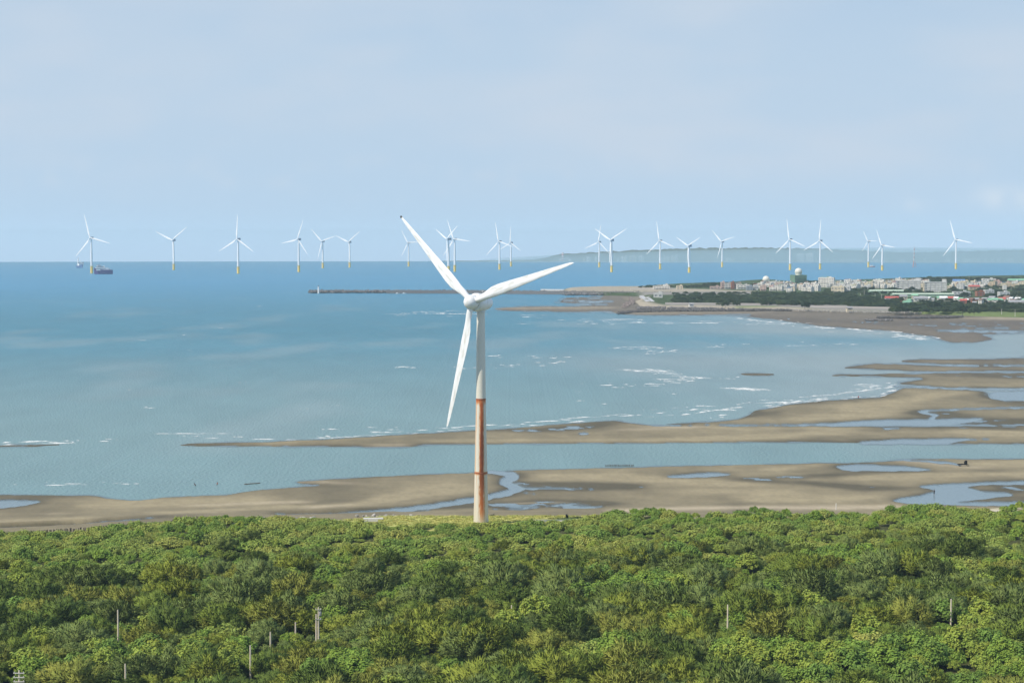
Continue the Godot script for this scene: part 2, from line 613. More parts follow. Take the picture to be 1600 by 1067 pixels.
	# damp, dry and pale parts of the sand
	var dry := field()
	for a in [[-20, 823, 4, 140, 818, 4], [230, 808, 3, 330, 805, 4, 420, 797, 5, 520, 795, 4, 570, 789, 6, 640, 775, 7, 720, 765, 9], [290, 793, 2, 360, 791, 3, 480, 786, 3],
			[660, 690, 3, 800, 691, 2.6, 1000, 690, 2.6, 1200, 684, 4, 1320, 676, 5], [1080, 770, 5, 1240, 770, 4], [850, 748, 8, 960, 748, 10, 1100, 755, 7, 1180, 760, 4],
			[1160, 780, 8, 1300, 782, 9, 1360, 777, 6], [1240, 657, 5, 1400, 646, 6, 1420, 630, 6], [1330, 640, 8, 1500, 614, 4], [1000, 668, 1.5, 1180, 667.5, 1.2, 1320, 670, 1.5], [1200, 736, 4, 1300, 725.5, 2],
			[1640, 740, 6, 1450, 743, 6, 1330, 750, 6], [1500, 728, 4, 1640, 725, 5], [1500, 676, 4, 1640, 680, 6], [140, 793, 5, 300, 786, 5, 420, 780, 6]]:
		stroke(dry, a, 1.0, 1.0)
	var pale := field()
	for a in [[960, 806, 6, 1060, 800, 6, 1160, 797, 5, 1300, 797, 7, 1400, 794, 4], [1400, 721, 1.2, 1480, 729, 2.0, 1545, 734, 1.0], [458, 753, 1.0, 520, 756, 1.6, 565, 757.5, 1.0], [575, 698, 1.2, 640, 696, 1.5],
			[1000, 667, 1.0, 1100, 668, 2.0, 960, 674, 1.2], [290, 793, 1.2, 430, 787, 2.4, 480, 787, 2.0], [60, 807, 1.0, 100, 807, 1.0], [1000, 472, 2.0, 985, 464, 2.0], [1040, 484, 1.2, 1200, 484, 1.5], [1500, 497, 1.5, 1700, 500, 3], [965, 489.5, 1.0, 1200, 489.5, 0.8],
			[760, 482, 1.2, 960, 481, 1.5], [800, 790, 1.5, 880, 787, 1.2], [480, 798, 3, 540, 792, 2]]:
		stroke(pale, a, 1.0, 1.0)
	var mud := field()
	for a in [[-20, 777, 2, 140, 778, 2], [700, 672, 2, 830, 674, 5, 930, 668, 6, 960, 662, 3], [1140, 751, 3, 1260, 757, 5, 1360, 765, 4, 1430, 766, 2], [800, 757, 4, 880, 761, 7, 1000, 762, 6], [1150, 752, 4, 1400, 739.5, 2.0, 1600, 738, 3],
			[560, 802, 3, 700, 797, 6, 850, 790, 9, 960, 790, 6], [1360, 668, 2, 1600, 671, 4], [1480, 660, 4, 1640, 660, 5], [1560, 765, 5, 1640, 766, 7], [1540, 781, 2, 1640, 781, 3], [1450, 586, 2, 1640, 590, 5], [1420, 562, 1, 1640, 563, 2], [1100, 656, 3, 1200, 646, 4], [1240, 632, 2, 1400, 622, 2],
			[1150, 497, 3, 1300, 502, 4, 1450, 508, 6, 1640, 506, 5], [760, 741, 2, 790, 748, 2], [1500, 650, 4, 1420, 645, 3], [1540, 630, 4, 1640, 632, 4], [540, 747, 1.5, 700, 742.5, 1.5], [-20, 830, 3, 120, 826, 2, 260, 815, 2]]:
		stroke(mud, a, 1.0, 1.0)
	dry = blurred(dry, 12, 2)
	pale = blurred(pale, 8, 1)
	mud = blurred(mud, 12, 2)
	var holes := blurred(pool, 2, 1)
	var hole_rim := blurred(pool, 12, 3)
	var shore := blurred(sand, 2, 1)
	var height := field()
	var col := PackedColorArray()
	col.resize(gc * gr)
	var keep := PackedByteArray()
	keep.resize(gc * gr)
	var film := PackedByteArray()
	film.resize(gc * gr)
	var film_h := field(0.05)
	var film_c := PackedColorArray()
	film_c.resize(gc * gr)
	for i in gr:
		var q := lerpf(gq0, gq1, float(i) / (gr - 1))
		var d := F * EYE / q
		for j in gc:
			var k := i * gc + j
			var p := fan_point(i, j)
			var nz := noise.get_noise_2d(p.x / 26.0, p.y / 60.0)
			var b := shore[k] * 0.6 + wide[k] * 0.4 + nz * 0.035
			var h := clampf((b - 0.5) * 0.9, -0.35, 0.45) - holes[k] * 0.55
			# the beach climbs to the dune
			h += smoothstep(600.0, 530.0, d) * 2.2 * smoothstep(0.75, 1.0, wide[k]) * (1.0 - smoothstep(0.02, 0.3, hole_rim[k]))
			height[k] = h
			keep[k] = 1 if h > -0.12 else 0
			var damp := clampf(0.92 - smoothstep(0.5, 0.98, wide[k]) * 0.50 + hole_rim[k] * 1.3 + mud[k] * 1.1 - dry[k] * 0.9 + noise2.get_noise_2d(p.x / 60.0 + 3.0, p.y / 110.0) * 0.45, 0.0, 1.0)
			var sheen := noise2.get_noise_2d(p.x / 34.0 + 11.0, p.y / 22.0) + 0.5 * noise2.get_noise_2d(p.x / 9.0, p.y / 12.0 + 5.0)
			var wet := smoothstep(0.12, 0.5, holes[k])
			if shore[k] < 0.75:
				wet = maxf(wet, smoothstep(0.22, 0.48, wide[k] + nz * 0.25) * 0.8 * (1.0 - smoothstep(0.35, 0.7, shore[k])))
			if h > 0.04:
				wet = maxf(wet, 0.32 * smoothstep(0.62, 1.1, hole_rim[k] * 1.6 + (1.0 - wide[k]) * 0.9 + mud[k] * 0.75 + sheen * 0.35) * (1.0 - pale[k]))
				wet = maxf(wet, 0.95 * smoothstep(0.92, 1.06, mud[k] * 1.1 + sheen * 0.9 + hole_rim[k] * 0.3))
			film[k] = 1 if wet > 0.02 else 0
			film_h[k] = maxf(0.05, h + 0.015)
			film_c[k] = Color(1, 1, 1, wet)
			var c := Vector3(0.285, 0.236, 0.142).lerp(Vector3(0.092, 0.078, 0.046), damp)
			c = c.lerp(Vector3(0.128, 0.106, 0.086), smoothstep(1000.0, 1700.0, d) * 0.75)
			c = c.lerp(Vector3(0.40, 0.33, 0.225), clampf(pale[k] * 1.2, 0.0, 1.0))
			c *= 1.0 + 0.14 * noise2.get_noise_2d(p.x / 11.0, p.y / 16.0) + 0.14 * noise2.get_noise_2d(p.x / 2.4, p.y / 5.0) * (1.0 - damp * 0.5) + 0.10 * noise2.get_noise_2d(p.x / 120.0 + p.y / 30.0, p.y / 9.0)
			col[k] = Color(c.x, c.y, c.z)
	var sm := paint("tidal sand", Color.WHITE, 0.75, 0.35, true)
	grain(sm, 0.06, 3.0, 0.5, 8)
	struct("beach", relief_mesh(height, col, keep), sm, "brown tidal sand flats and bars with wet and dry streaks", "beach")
	var wm := paint("still water", lin(0.14, 0.19, 0.205), 0.26, 0.5, true)
	wm.transparency = BaseMaterial3D.TRANSPARENCY_ALPHA
	wm.normal_enabled = true
	wm.normal_texture = noise_tex(0.05, 256, 3.0, 17)
	wm.normal_scale = 0.25
	struct("tidal_pool", relief_mesh(film_h, film_c, film), wm, "shallow still pools and streams on the sand reflecting the sky", "water")

# ---------------------------------------------------------------- foam of breaking waves
func crest(st: SurfaceTool, c: Vector3, dir: Vector3, length: float, width: float, tall: float) -> void:
	# a low foam ridge that thins out to nothing at its rims
	var side := Vector3(-dir.z, 0, dir.x)
	var n := clampi(int(length / 1.6), 3, 18)
	var prev := []
	var seed_ := rng.randf() * 100.0
	for i in n + 1:
		var t := float(i) / n
		var f := clampf(pow(sin(PI * t), 0.6) * (0.75 + 1.0 * noise.get_noise_2d(seed_ + t * length / 4.0, 3.0)), 0.02, 1.3)
		var m := c + dir * (t - 0.5) * length + side * noise.get_noise_2d(seed_ + t * length / 14.0, 9.0) * width * 1.6
		var w := width * 2.4 * f + 0.05
		var row := [m - side * w * 0.5, m + Vector3(0, tall * f, 0) - side * w * 0.12, m + Vector3(0, tall * 0.4 * f, 0) + side * w * 0.12, m + side * w * 0.7]
		var al := [0.0, clampf(f, 0.0, 1.0), clampf(f * 0.7, 0.0, 1.0), 0.0]
		if i > 0:
			for j in 3:
				var ps: Array = [prev[0][j], row[j], prev[0][j + 1], prev[0][j + 1], row[j], row[j + 1]]
				var am: Array = [prev[1][j], al[j], prev[1][j + 1], prev[1][j + 1], al[j], al[j + 1]]
				for e in 6:
					st.set_normal(Vector3.UP)
					st.set_color(Color(1, 1, 1, am[e]))
					st.add_vertex(ps[e])
		prev = [row, al]

func build_foam() -> void:
	var foam := paint("sea foam", lin(0.80, 0.81, 0.79), 0.9, 0.2, true)
	foam.transparency = BaseMaterial3D.TRANSPARENCY_ALPHA
	# [name label, x range, y range, count, length m, width m, height m]
	var zones := [
		["white breakers rolling in along the long sandbar", [[480, 677, 520, 684], [520, 672, 760, 664], [760, 664, 960, 651], [300, 683, 480, 687], [560, 671, 660, 676]], 16, 6.0, 1.0, 0.2],
		["white breakers on the edge of the bay's sandbank", [[1000, 655, 1190, 634], [1180, 634, 1330, 619], [1150, 632, 1290, 622], [1340, 612, 1400, 598], [1335, 600, 1390, 606], [1020, 640, 1130, 632], [1270, 628, 1340, 622]], 40, 7.0, 1.2, 0.25],
		["scattered whitecaps in the shallow bay", [[960, 545, 1090, 541], [1010, 552, 1060, 548], [980, 580, 1110, 592], [1000, 578, 1070, 584], [1030, 594, 1160, 590], [940, 602, 1100, 600], [1100, 541, 1340, 535], [1140, 606, 1190, 610]], 80, 9.0, 1.6, 0.2],
		["line of small breakers far out before the headland", [[700, 496, 860, 494], [900, 503, 1080, 504], [950, 500, 1000, 501], [610, 491, 700, 489], [660, 488, 720, 486], [790, 505, 960, 500], [1100, 503, 1200, 506], [1180, 501, 1290, 513], [1290, 513, 1440, 527], [1400, 528, 1450, 532]], 100, 10.0, 2.2, 0.2],
		["white foam lines around the tower of the turbine", [[770, 572, 900, 566], [760, 555, 900, 560], [620, 575, 780, 573]], 34, 5.0, 1.5, 0.2],
		["thin foam lines at the left end of the shore", [[0, 695, 130, 688], [10, 692, 120, 690], [240, 676, 300, 677], [300, 681, 350, 685], [0, 758, 120, 756], [120, 756, 260, 754], [160, 684, 180, 688]], 20, 3.5, 0.8, 0.15],
		["single whitecaps scattered over the open sea", [[20, 520, 700, 560], [50, 600, 600, 620], [20, 450, 420, 460], [60, 480, 560, 500], [900, 620, 1150, 640], [1050, 640, 1180, 646]], 30, 4.0, 1.6, 0.18]]
	var lines_st := start()
	for l in [[470, 686.5, 530, 684, 610, 678, 700, 672.5, 800, 666.5, 880, 660.5, 965, 653], [520, 681, 640, 673.5, 760, 666, 860, 659], [600, 674, 700, 668, 800, 662, 950, 650], [780, 664, 900, 654, 1000, 648],
			[1175, 640, 1240, 630.5, 1310, 623.5, 1370, 619.5, 1396, 610], [1120, 652, 1170, 641, 1230, 629.5, 1300, 621, 1365, 616], [1010, 646, 1120, 636, 1220, 624, 1320, 615], [1060, 650, 1160, 636], [1340, 613, 1380, 605, 1400, 601],
			[-20, 696, 60, 693.5, 140, 690.5, 180, 689], [-20, 693, 90, 690], [230, 678, 300, 678], [290, 684, 360, 680], [-20, 758.5, 130, 757, 260, 755],
			[1180, 497, 1240, 502.5, 1290, 508, 1370, 514, 1430, 523, 1460, 527], [1240, 505, 1320, 513, 1400, 521.5, 1440, 528], [1150, 497.5, 1240, 507, 1340, 517], [1400, 524, 1440, 530], [600, 490, 760, 491], [900, 504, 1100, 504.5]]:
		for k in range(0, l.size() - 2, 2):
			var a := hit(l[k], l[k + 1])
			var b := hit(l[k + 2], l[k + 3])
			var far := a.length() / 900.0
			var run := (b - a)
			run.y = 0
			var total := run.length()
			var at := rng.randf() * 6.0
			while at < total:
				var size := rng.randf_range(5.0, 24.0) * far
				if rng.randf() < 0.8 and noise.get_noise_2d((a.x + at) / 30.0, k * 5.0 + l[0]) > -0.2:
					crest(lines_st, a + run.normalized() * (at + size * 0.5) + Vector3(0, 0.03, rng.randfn(0.0, 1.6) * far), run.normalized(), size, rng.randf_range(0.8, 1.9) * far, rng.randf_range(0.14, 0.36) * far)
				at += size * rng.randf_range(0.6, 1.3)
	struct("sea_foam", lines_st.commit(), foam, "broken white lines of surf running along the edges of the sandbars", "foam", "stuff")
	for zn in zones:
		var st := start()
		var lines: Array = zn[1]
		for i in zn[2]:
			var l: Array = lines[i % lines.size()]
			var t := rng.randf()
			var loose: float = 16.0 if zn[0].begins_with("single") else 1.6
			var p := hit(lerpf(l[0], l[2], t), lerpf(l[1], l[3], t) + rng.randfn(0.0, loose))
			var q := hit(lerpf(l[0], l[2], t + 0.05), lerpf(l[1], l[3], t + 0.05))
			var dir := Vector3(1, 0, 0).lerp((q - p).normalized() if zn[0].contains("long sandbar") else Vector3(1, 0, -0.2), 0.35).normalized()
			dir.y = 0
			dir = dir.normalized()
			var s: float = exp(rng.randfn(0.0, 0.45))
			crest(st, p + Vector3(0, 0.03, 0), dir, zn[3] * s, zn[4] * exp(rng.randfn(0.0, 0.3)), zn[5])
			for e in 2:
				crest(st, p + Vector3(rng.randfn(0, zn[3] * 0.6), 0.03, rng.randfn(0, zn[4] * 1.2)), dir, zn[3] * s * 0.35, zn[4] * 0.5, zn[5] * 0.6)
		struct("sea_foam", st.commit(), foam, zn[0], "foam", "stuff")

# ---------------------------------------------------------------- headland with the village
func land_rise(x: float, z: float) -> float:
	var mound := hit(1198, 441, 4)
	var m := Vector2(x - mound.x, z - mound.z)
	m.y *= 0.5
	var r := 6.0 * exp(-m.length_squared() / 2500.0)
	var d := Vector2(x, z).length()
	r += 7.0 * smoothstep(3900.0, 4500.0, d) * smoothstep(500.0, 1100.0, x)
	return r + 0.8 * noise.get_noise_2d(x / 120.0, z / 200.0)

func build_peninsula() -> void:
	fan(-0.02, 0.35, 48.0, 122.0, 460, 190)
	var land := field()
	land_poly(land, [905, 447.5, 1000, 446.5, 1060, 442.5, 1150, 440, 1300, 437.8, 1440, 435.8, 1700, 433.5, 1700, 493, 1600, 492, 1540, 490.5, 1440, 487, 1330, 485, 1240, 482, 1100, 479.5, 1040, 478.5, 1005, 476, 995, 468, 1010, 463, 1000, 460, 900, 457, 880, 450])
	var sandy := field()
	land_poly(sandy, [880, 446, 1045, 445, 1045, 451, 1180, 455, 1180, 457.5, 990, 458, 880, 456])
	land_poly(sandy, [985, 464, 1012, 462, 1008, 471, 1040, 477.5, 1150, 478.5, 1250, 481, 1440, 489, 1600, 494, 1700, 496, 1700, 500, 1440, 494, 1240, 488, 1000, 484])
	var gravel := field()
	land_poly(gravel, [1000, 457, 1180, 456, 1180, 460, 1040, 461.5, 1000, 461])
	land_poly(gravel, [1040, 475, 1290, 476.5, 1430, 482, 1430, 487, 1300, 484, 1230, 480.5, 1100, 478, 1040, 477.5])
	var grass := field()
	land_poly(grass, [1425, 484.5, 1600, 489, 1700, 491, 1700, 493.5, 1540, 491.5, 1425, 487])
	land_poly(grass, [1150, 478.8, 1215, 478.5, 1215, 480.5, 1150, 480.5])
	var soft := blurred(land, 5, 2)
	sandy = blurred(sandy, 3, 1)
	gravel = blurred(gravel, 3, 1)
	grass = blurred(grass, 3, 1)
	var height := field()
	var col := PackedColorArray()
	col.resize(gc * gr)
	var keep := PackedByteArray()
	keep.resize(gc * gr)
	for i in gr:
		for j in gc:
			var k := i * gc + j
			var p := fan_point(i, j)
			var s := smoothstep(0.1, 0.95, soft[k])
			height[k] = -0.8 + s * (4.8 + land_rise(p.x, p.y))
			keep[k] = 1 if soft[k] > 0.06 else 0
			var c := Vector3(0.055, 0.080, 0.032)
			c *= 1.0 + 0.5 * noise2.get_noise_2d(p.x / 30.0, p.y / 60.0)
			c = c.lerp(Vector3(0.26, 0.24, 0.22), gravel[k] * 0.9)
			c = c.lerp(Vector3(0.33, 0.29, 0.225), clampf(sandy[k] * (1.0 - gravel[k]), 0.0, 1.0))
			c = c.lerp(Vector3(0.15, 0.19, 0.07), grass[k] * 0.8)
			c *= 1.0 + 0.12 * noise2.get_noise_2d(p.x / 9.0, p.y / 20.0)
			col[k] = Color(c.x, c.y, c.z)
	var m := paint("headland soil", Color.WHITE, 0.95, 0.2, true)
	struct("headland", relief_mesh(height, col, keep), m, "low green headland with a pale sandy rim beyond the bay", "land")

func land_poly(f: PackedFloat32Array, a: Array) -> void:
	var poly := PackedVector2Array()
	for p in pts(a):
		poly.append(fan_cell(p.x, p.y, 3.2))
	fill_cells(f, poly, 1.0)

func land_at(px: float, py: float) -> Vector3:
	var p := hit(px, py, 4.0)
	for i in 3:
		p = hit(px, py, 4.0 + land_rise(p.x, p.z))
	return p

# ---------------------------------------------------------------- hazy coast on the horizon
func build_far_shore() -> void:
	var prof := pts([620, 409.0, 700, 407.6, 780, 406.8, 830, 406, 850, 403, 868, 398.5, 880, 396.5, 900, 396, 930, 394, 1000, 390.5, 1060, 388.5, 1120, 387, 1200, 387, 1240, 387.5, 1290, 389, 1340, 391, 1380, 393, 1430, 395, 1480, 393, 1540, 391.5, 1600, 390, 1720, 388])
	var st := PackedVector3Array()
	var nn := PackedVector3Array()
	var cc := PackedColorArray()
	var idx := PackedInt32Array()
	var cols := 400
	var depth := [12600.0, 13050.0, 13500.0, 14000.0, 14500.0, 14800.0, 15000.0]
	var rise := [-0.05, 0.06, 0.2, 0.6, 1.0, 0.7, 0.0]
	for j in cols + 1:
		var px := lerpf(620.0, 1720.0, float(j) / cols)
		var k := 0
		while k < prof.size() - 2 and prof[k + 1].x < px:
			k += 1
		var py := lerpf(prof[k].y, prof[k + 1].y, clampf((px - prof[k].x) / (prof[k + 1].x - prof[k].x), 0.0, 1.0))
		for i in depth.size():
			var top := along(px, py, 14500.0)
			var p := along(px, 408.0, depth[i])
			var full := top.y - gy(top.x, top.z)
			var r: float = rise[i]
			var rough := (noise.get_noise_2d(px / 13.0, depth[i] / 500.0) * 0.10 + noise2.get_noise_2d(px / 3.5, depth[i] / 500.0) * 0.05) * (1.0 if i > 0 and i < 6 else 0.0)
			st.append(Vector3(p.x, gy(p.x, p.z) + full * r + full * rough - (2.0 if i == 0 else 0.0), p.z))
			var g := 0.7 + 0.5 * noise2.get_noise_2d(px / 6.0, depth[i] / 300.0)
			cc.append(Color(0.085 * g, 0.115 * g, 0.075 * g))
	var w := depth.size()
	for j in cols + 1:
		for i in w:
			var du := st[mini(j + 1, cols) * w + i] - st[maxi(j - 1, 0) * w + i]
			var dv := st[j * w + maxi(i - 1, 0)] - st[j * w + mini(i + 1, w - 1)]
			nn.append(dv.cross(du).normalized())
	for j in cols:
		for i in w - 1:
			var a := j * w + i
			idx.append_array(PackedInt32Array([a, a + 1, a + w + 1, a, a + w + 1, a + w]))
	struct("far_hills", grid_mesh(st, nn, PackedVector2Array(), cc, idx), paint("far woods", Color.WHITE, 1.0, 0.1, true), "long wooded hills fading into haze on the horizon", "hills")
	var mist := FogVolume.new()
	mist.name = "haze_bank"
	mist.shape = RenderingServer.FOG_VOLUME_SHAPE_ELLIPSOID
	mist.size = Vector3(6000, 264, 2600)
	mist.position = along(1450.0, 408.0, 11300.0) * Vector3(1, 0, 1) + Vector3(0, -88, 0)
	var air := FogMaterial.new()
	air.density = 0.001
	air.albedo = Color(0.76, 0.93, 1.0)
	mist.material = air
	add_child(mist)
	tag(mist, "pale sea haze lying before the hills on the horizon", "haze", "", "stuff")
	rng.seed = 31
	var tones := [paint("far white wall", lin(0.78, 0.78, 0.77), 0.9), paint("far grey wall", lin(0.5, 0.52, 0.54), 0.9), paint("far cream wall", lin(0.66, 0.6, 0.5), 0.9)]
	var dark := paint("far window band", lin(0.12, 0.14, 0.17), 0.5)
	# clusters: x from, x to, how many, widest, tallest (survey units)
	for c in [[870, 892, 5, 5, 5], [910, 932, 4, 6, 6], [965, 1005, 13, 5, 8], [1030, 1060, 10, 5, 9], [1132, 1152, 7, 8, 4], [1160, 1215, 6, 6, 4], [1290, 1345, 14, 9, 3], [1350, 1420, 8, 8, 3], [1440, 1530, 15, 9, 4], [1530, 1610, 12, 9, 4]]:
		for i in c[2]:
			var px := rng.randf_range(c[0], c[1])
			var d := rng.randf_range(12620.0, 12980.0)
			var base := along(px, 408.0, d)
			base.y = gy(base.x, base.z) - 1.0
			var s := d / F
			var w2: float = rng.randf_range(0.35, 1.0) * c[3] * s
			var h: float = rng.randf_range(0.45, 1.0) * c[4] * s + 8.0
			far_block(base, w2, h, tones[rng.randi() % 3], dark, "pale building in the haze on the far shore", "hazy buildings along the far shore")
	for a in [[1251, 9.5, 11.5, 0, "left of two bulky pale towers in the haze on the far shore"], [1266, 9, 12, 0, "right of two bulky pale towers in the haze on the far shore"]]:
		var base := along(a[0], 408.0, 12650.0)
		base.y = gy(base.x, base.z) - 1.0
		far_block(base, a[1] * 4.8, a[2] * 4.8, tones[0], dark, a[4], "")
	var base := along(879.5, 408.0, 12610.0)
	base.y = gy(base.x, base.z) - 1.0
	var t := thing("chimney", "red and white banded chimney on the hazy far shore", "chimney", base)
	for i in 7:
		var r := lerpf(9.0, 7.0, i / 7.0)
		var o := part("shaft_band", lathe([Vector2(r, 0), Vector2(r - 0.3, 8.6)], 12), paint("chimney red", lin(0.5, 0.09, 0.07), 0.8) if i % 2 else paint("chimney white", lin(0.75, 0.75, 0.75), 0.8), t)
		o.position.y = i * 8.6
	part("rim", lathe([Vector2(7.4, 0), Vector2(7.4, 1.2), Vector2(0, 1.2)], 12), paint("chimney red", lin(0.5, 0.09, 0.07), 0.8), t).position.y = 60.2

func far_block(base: Vector3, w: float, h: float, m: Material, dark: Material, label: String, group: String) -> void:
	var t := thing("distant_building", label, "building", base, rng.randf_range(-0.5, 0.5), group)
	bx("wall", Vector3(0, h / 2, 0), Vector3(w, h, w * 0.7), m, t)
	bx("roof_box", Vector3(w * 0.15, h + 1.5, 0), Vector3(w * 0.3, 3.0, w * 0.3), m, t)
	for i in mini(3, int(h / 12.0)):
		bx("window_band", Vector3(0, h * (0.3 + 0.25 * i), w * 0.35 + 0.05), Vector3(w * 0.85, h * 0.07, 0.3), dark, t)

# ---------------------------------------------------------------- dune under the thicket
var plant_edge := PackedVector2Array()
var ground_edge := PackedVector2Array()

func edge_at(e: PackedVector2Array, px: float) -> float:
	var k := 0
	while k < e.size() - 2 and e[k + 1].x < px:
		k += 1
	return lerpf(e[k].y, e[k + 1].y, clampf((px - e[k].x) / (e[k + 1].x - e[k].x), 0.0, 1.0))

func edge_distance(e: PackedVector2Array, px: float, elev: float) -> float:
	return elev_distance(edge_at(e, px), elev) * sqrt(1.0 + pow((px - 800.0) / F, 2.0))

func elev_distance(py: float, elev: float) -> float:
	return (EYE - elev) / tan(atan((py - VOFF) / F) + pitch)

func dune_height(x: float, z: float) -> float:
	var d := Vector2(x, z).length()
	var px := 800.0 + F * x / -z
	var e := edge_distance(ground_edge, px, 3.6)
	var s := smoothstep(e + 9.0, e - 3.0, d)
	var inland := smoothstep(e - 2.0, e - 45.0, d)
	var bumps := noise.get_noise_2d(x / 38.0, z / 38.0) * 1.3 + noise.get_noise_2d(x / 13.0 + 4.0, z / 13.0) * 0.45
	var knoll := 0.0
	for k in [[1190.0, 40.0, 1.3, 16.0], [1430.0, 75.0, 1.1, 14.0], [1600.0, 45.0, 1.2, 12.0], [1030.0, 60.0, 0.8, 12.0], [1290.0, 40.0, 0.6, 12.0], [340.0, 90.0, 0.8, 14.0]]:
		knoll += k[2] * exp(-pow((px - k[0]) / k[1], 2.0)) * exp(-pow((d - e + k[3]) / 13.0, 2.0))
	return lerpf(0.6, 3.4 + knoll + inland * (1.6 + bumps) + 0.12 * noise.get_noise_2d(x / 4.0, z / 4.0), s)

func build_dune() -> void:
	plant_edge = pts([-200, 840, 0, 835, 60, 834, 140, 829, 200, 822, 270, 815, 330, 808, 400, 811, 500, 812, 545, 818, 600, 826, 660, 822, 700, 820, 760, 822, 830, 818, 900, 816, 935, 808, 965, 799, 1020, 796, 1050, 802, 1090, 804, 1150, 799, 1190, 789, 1215, 794, 1250, 801, 1290, 795, 1360, 802, 1420, 791, 1480, 793, 1540, 799, 1560, 804, 1575, 790, 1620, 788, 1900, 791])
	ground_edge = pts([-200, 842, 0, 838, 60, 836, 140, 831, 200, 825, 270, 818, 330, 812, 400, 809, 500, 808, 545, 809, 600, 803, 760, 803, 900, 803, 960, 803, 1020, 803, 1090, 808, 1150, 807, 1190, 801, 1250, 807, 1290, 805, 1360, 805, 1420, 799, 1480, 798, 1540, 794, 1560, 792, 1620, 795, 1900, 799])
	fan(-0.42, 0.42, 408.0, 860.0, 300, 190)
	var height := field()
	var col := PackedColorArray()
	col.resize(gc * gr)
	var keep := PackedByteArray()
	keep.resize(gc * gr)
	keep.fill(1)
	for i in gr:
		for j in gc:
			var k := i * gc + j
			var p := fan_point(i, j)
			var h := dune_height(p.x, p.y)
			height[k] = h
			var s := sight(Vector3(p.x, h, p.y))
			keep[k] = 1 if h > 0.9 else 0
			var c := Vector3(0.060, 0.066, 0.026)
			var edge := edge_at(plant_edge, s.x)
			var g := smoothstep(edge + 12.0, edge + 4.0, s.y)
			var tuft := noise2.get_noise_2d(p.x / 3.0, p.y / 8.0)
			c = c.lerp(Vector3(0.50, 0.45, 0.16).lerp(Vector3(0.33, 0.36, 0.10), clampf(0.5 + tuft * 1.3, 0.0, 1.0)), g)
			if s.x > 965.0 or s.x < 540.0:
				c = c.lerp(Vector3(0.42, 0.37, 0.28), g * 0.8)
			var path := smoothstep(2.4, 1.2, absf(s.y - 813.6 - (s.x - 885.0) * -0.012)) * smoothstep(815.0, 840.0, s.x) * smoothstep(950.0, 930.0, s.x)
			path = maxf(path, smoothstep(3.4, 2.0, absf(s.y - 797.0 - (1580.0 - s.x) * 0.07)) * smoothstep(1515.0, 1530.0, s.x) * smoothstep(1572.0, 1562.0, s.x))
			c = c.lerp(Vector3(0.50, 0.45, 0.37), path)
			c *= 1.0 + 0.15 * noise2.get_noise_2d(p.x / 1.5, p.y / 2.5)
			col[k] = Color(c.x, c.y, c.z)
	struct("dune", relief_mesh(height, col, keep), paint("dune soil", Color.WHITE, 0.95, 0.2, true), "low grassy dune behind the beach carrying the thicket", "dune")

# ---------------------------------------------------------------- plants
func leaf(v: PackedVector3Array, n: PackedVector3Array, col: PackedColorArray, c: Vector3, dir: Vector3, out: Vector3, length: float, half: float, tint: Color) -> void:
	var side := dir.cross(out).normalized() * half
	var geo := side.cross(dir)
	var a := c - side
	var b := c + side
	var tip := c + dir * length
	v.append_array(PackedVector3Array([a, tip, b] if geo.dot(out) > 0.0 else [a, b, tip]))
	for i in 3:
		n.append(out)
		col.append(tint)

func plant_mesh(v: PackedVector3Array, n: PackedVector3Array, col: PackedColorArray) -> ArrayMesh:
	var a := []
	a.resize(Mesh.ARRAY_MAX)
	a[Mesh.ARRAY_VERTEX] = v
	a[Mesh.ARRAY_NORMAL] = n
	a[Mesh.ARRAY_COLOR] = col
	var m := ArrayMesh.new()
	m.add_surface_from_arrays(Mesh.PRIMITIVE_TRIANGLES, a)
	return m

func rand_dir() -> Vector3:
	var v := Vector3(rng.randfn(), rng.randfn(), rng.randfn())
	return v.normalized() if v.length() > 0.01 else Vector3.UP

# wispy crown of upward plumes, as ironwoods grow in sea wind; lean is where the wind pushes it
func wispy_crown(plumes: int, per: int, spread: float, tall: float, leaf_size: float) -> ArrayMesh:
	var v := PackedVector3Array()
	var n := PackedVector3Array()
	var col := PackedColorArray()
	var lean := Vector3(0.18, 0, -0.06)
	for k in plumes:
		var a := TAU * (k * 0.381966 + rng.randf() * 0.12)
		var r := sqrt((k + 0.5) / plumes)
		var dir := (Vector3(cos(a), 0, sin(a)) * r * 1.25 + Vector3(0, 1.0 - 0.35 * r, 0) + lean + rand_dir() * 0.22).normalized()
		var dome := sqrt(1.0 - 0.8 * r * r) * rng.randf_range(0.85, 1.1)
		var base := Vector3(cos(a) * r * spread * 0.62, tall * (0.04 + 0.40 * dome), sin(a) * r * spread * 0.62)
		var reach := tall * rng.randf_range(0.34, 0.58)
		var wide := spread * rng.randf_range(0.20, 0.34)
		var shade := rng.randf_range(0.75, 1.25)
		var warm := rng.randf_range(-0.10, 0.07)
		for i in per:
			var t := pow(rng.randf(), 0.8)
			var body := sqrt(maxf(0.0, sin(PI * clampf(t * 0.86 + 0.12, 0.0, 1.0))))
			var o := rand_dir()
			o = (o - dir * o.dot(dir)).normalized()
			var rr := wide * body * sqrt(rng.randf())
			var c := base + dir * reach * t + o * rr
			var ld := (dir * 0.9 + o * 0.55 + rand_dir() * 0.5 + lean).normalized()
			var out := (o * (0.35 + rr / wide) + dir * (0.25 + t * 0.9) + Vector3(0, 0.15, 0) + rand_dir() * 0.28).normalized()
			var b := shade * rng.randf_range(0.7, 1.3)
			leaf(v, n, col, c, ld, out, leaf_size * rng.randf_range(0.6, 1.2), leaf_size * rng.randf_range(0.07, 0.14), Color(b * (1.0 + warm), b, b * (1.0 - warm * 0.5)))
	return plant_mesh(v, n, col)

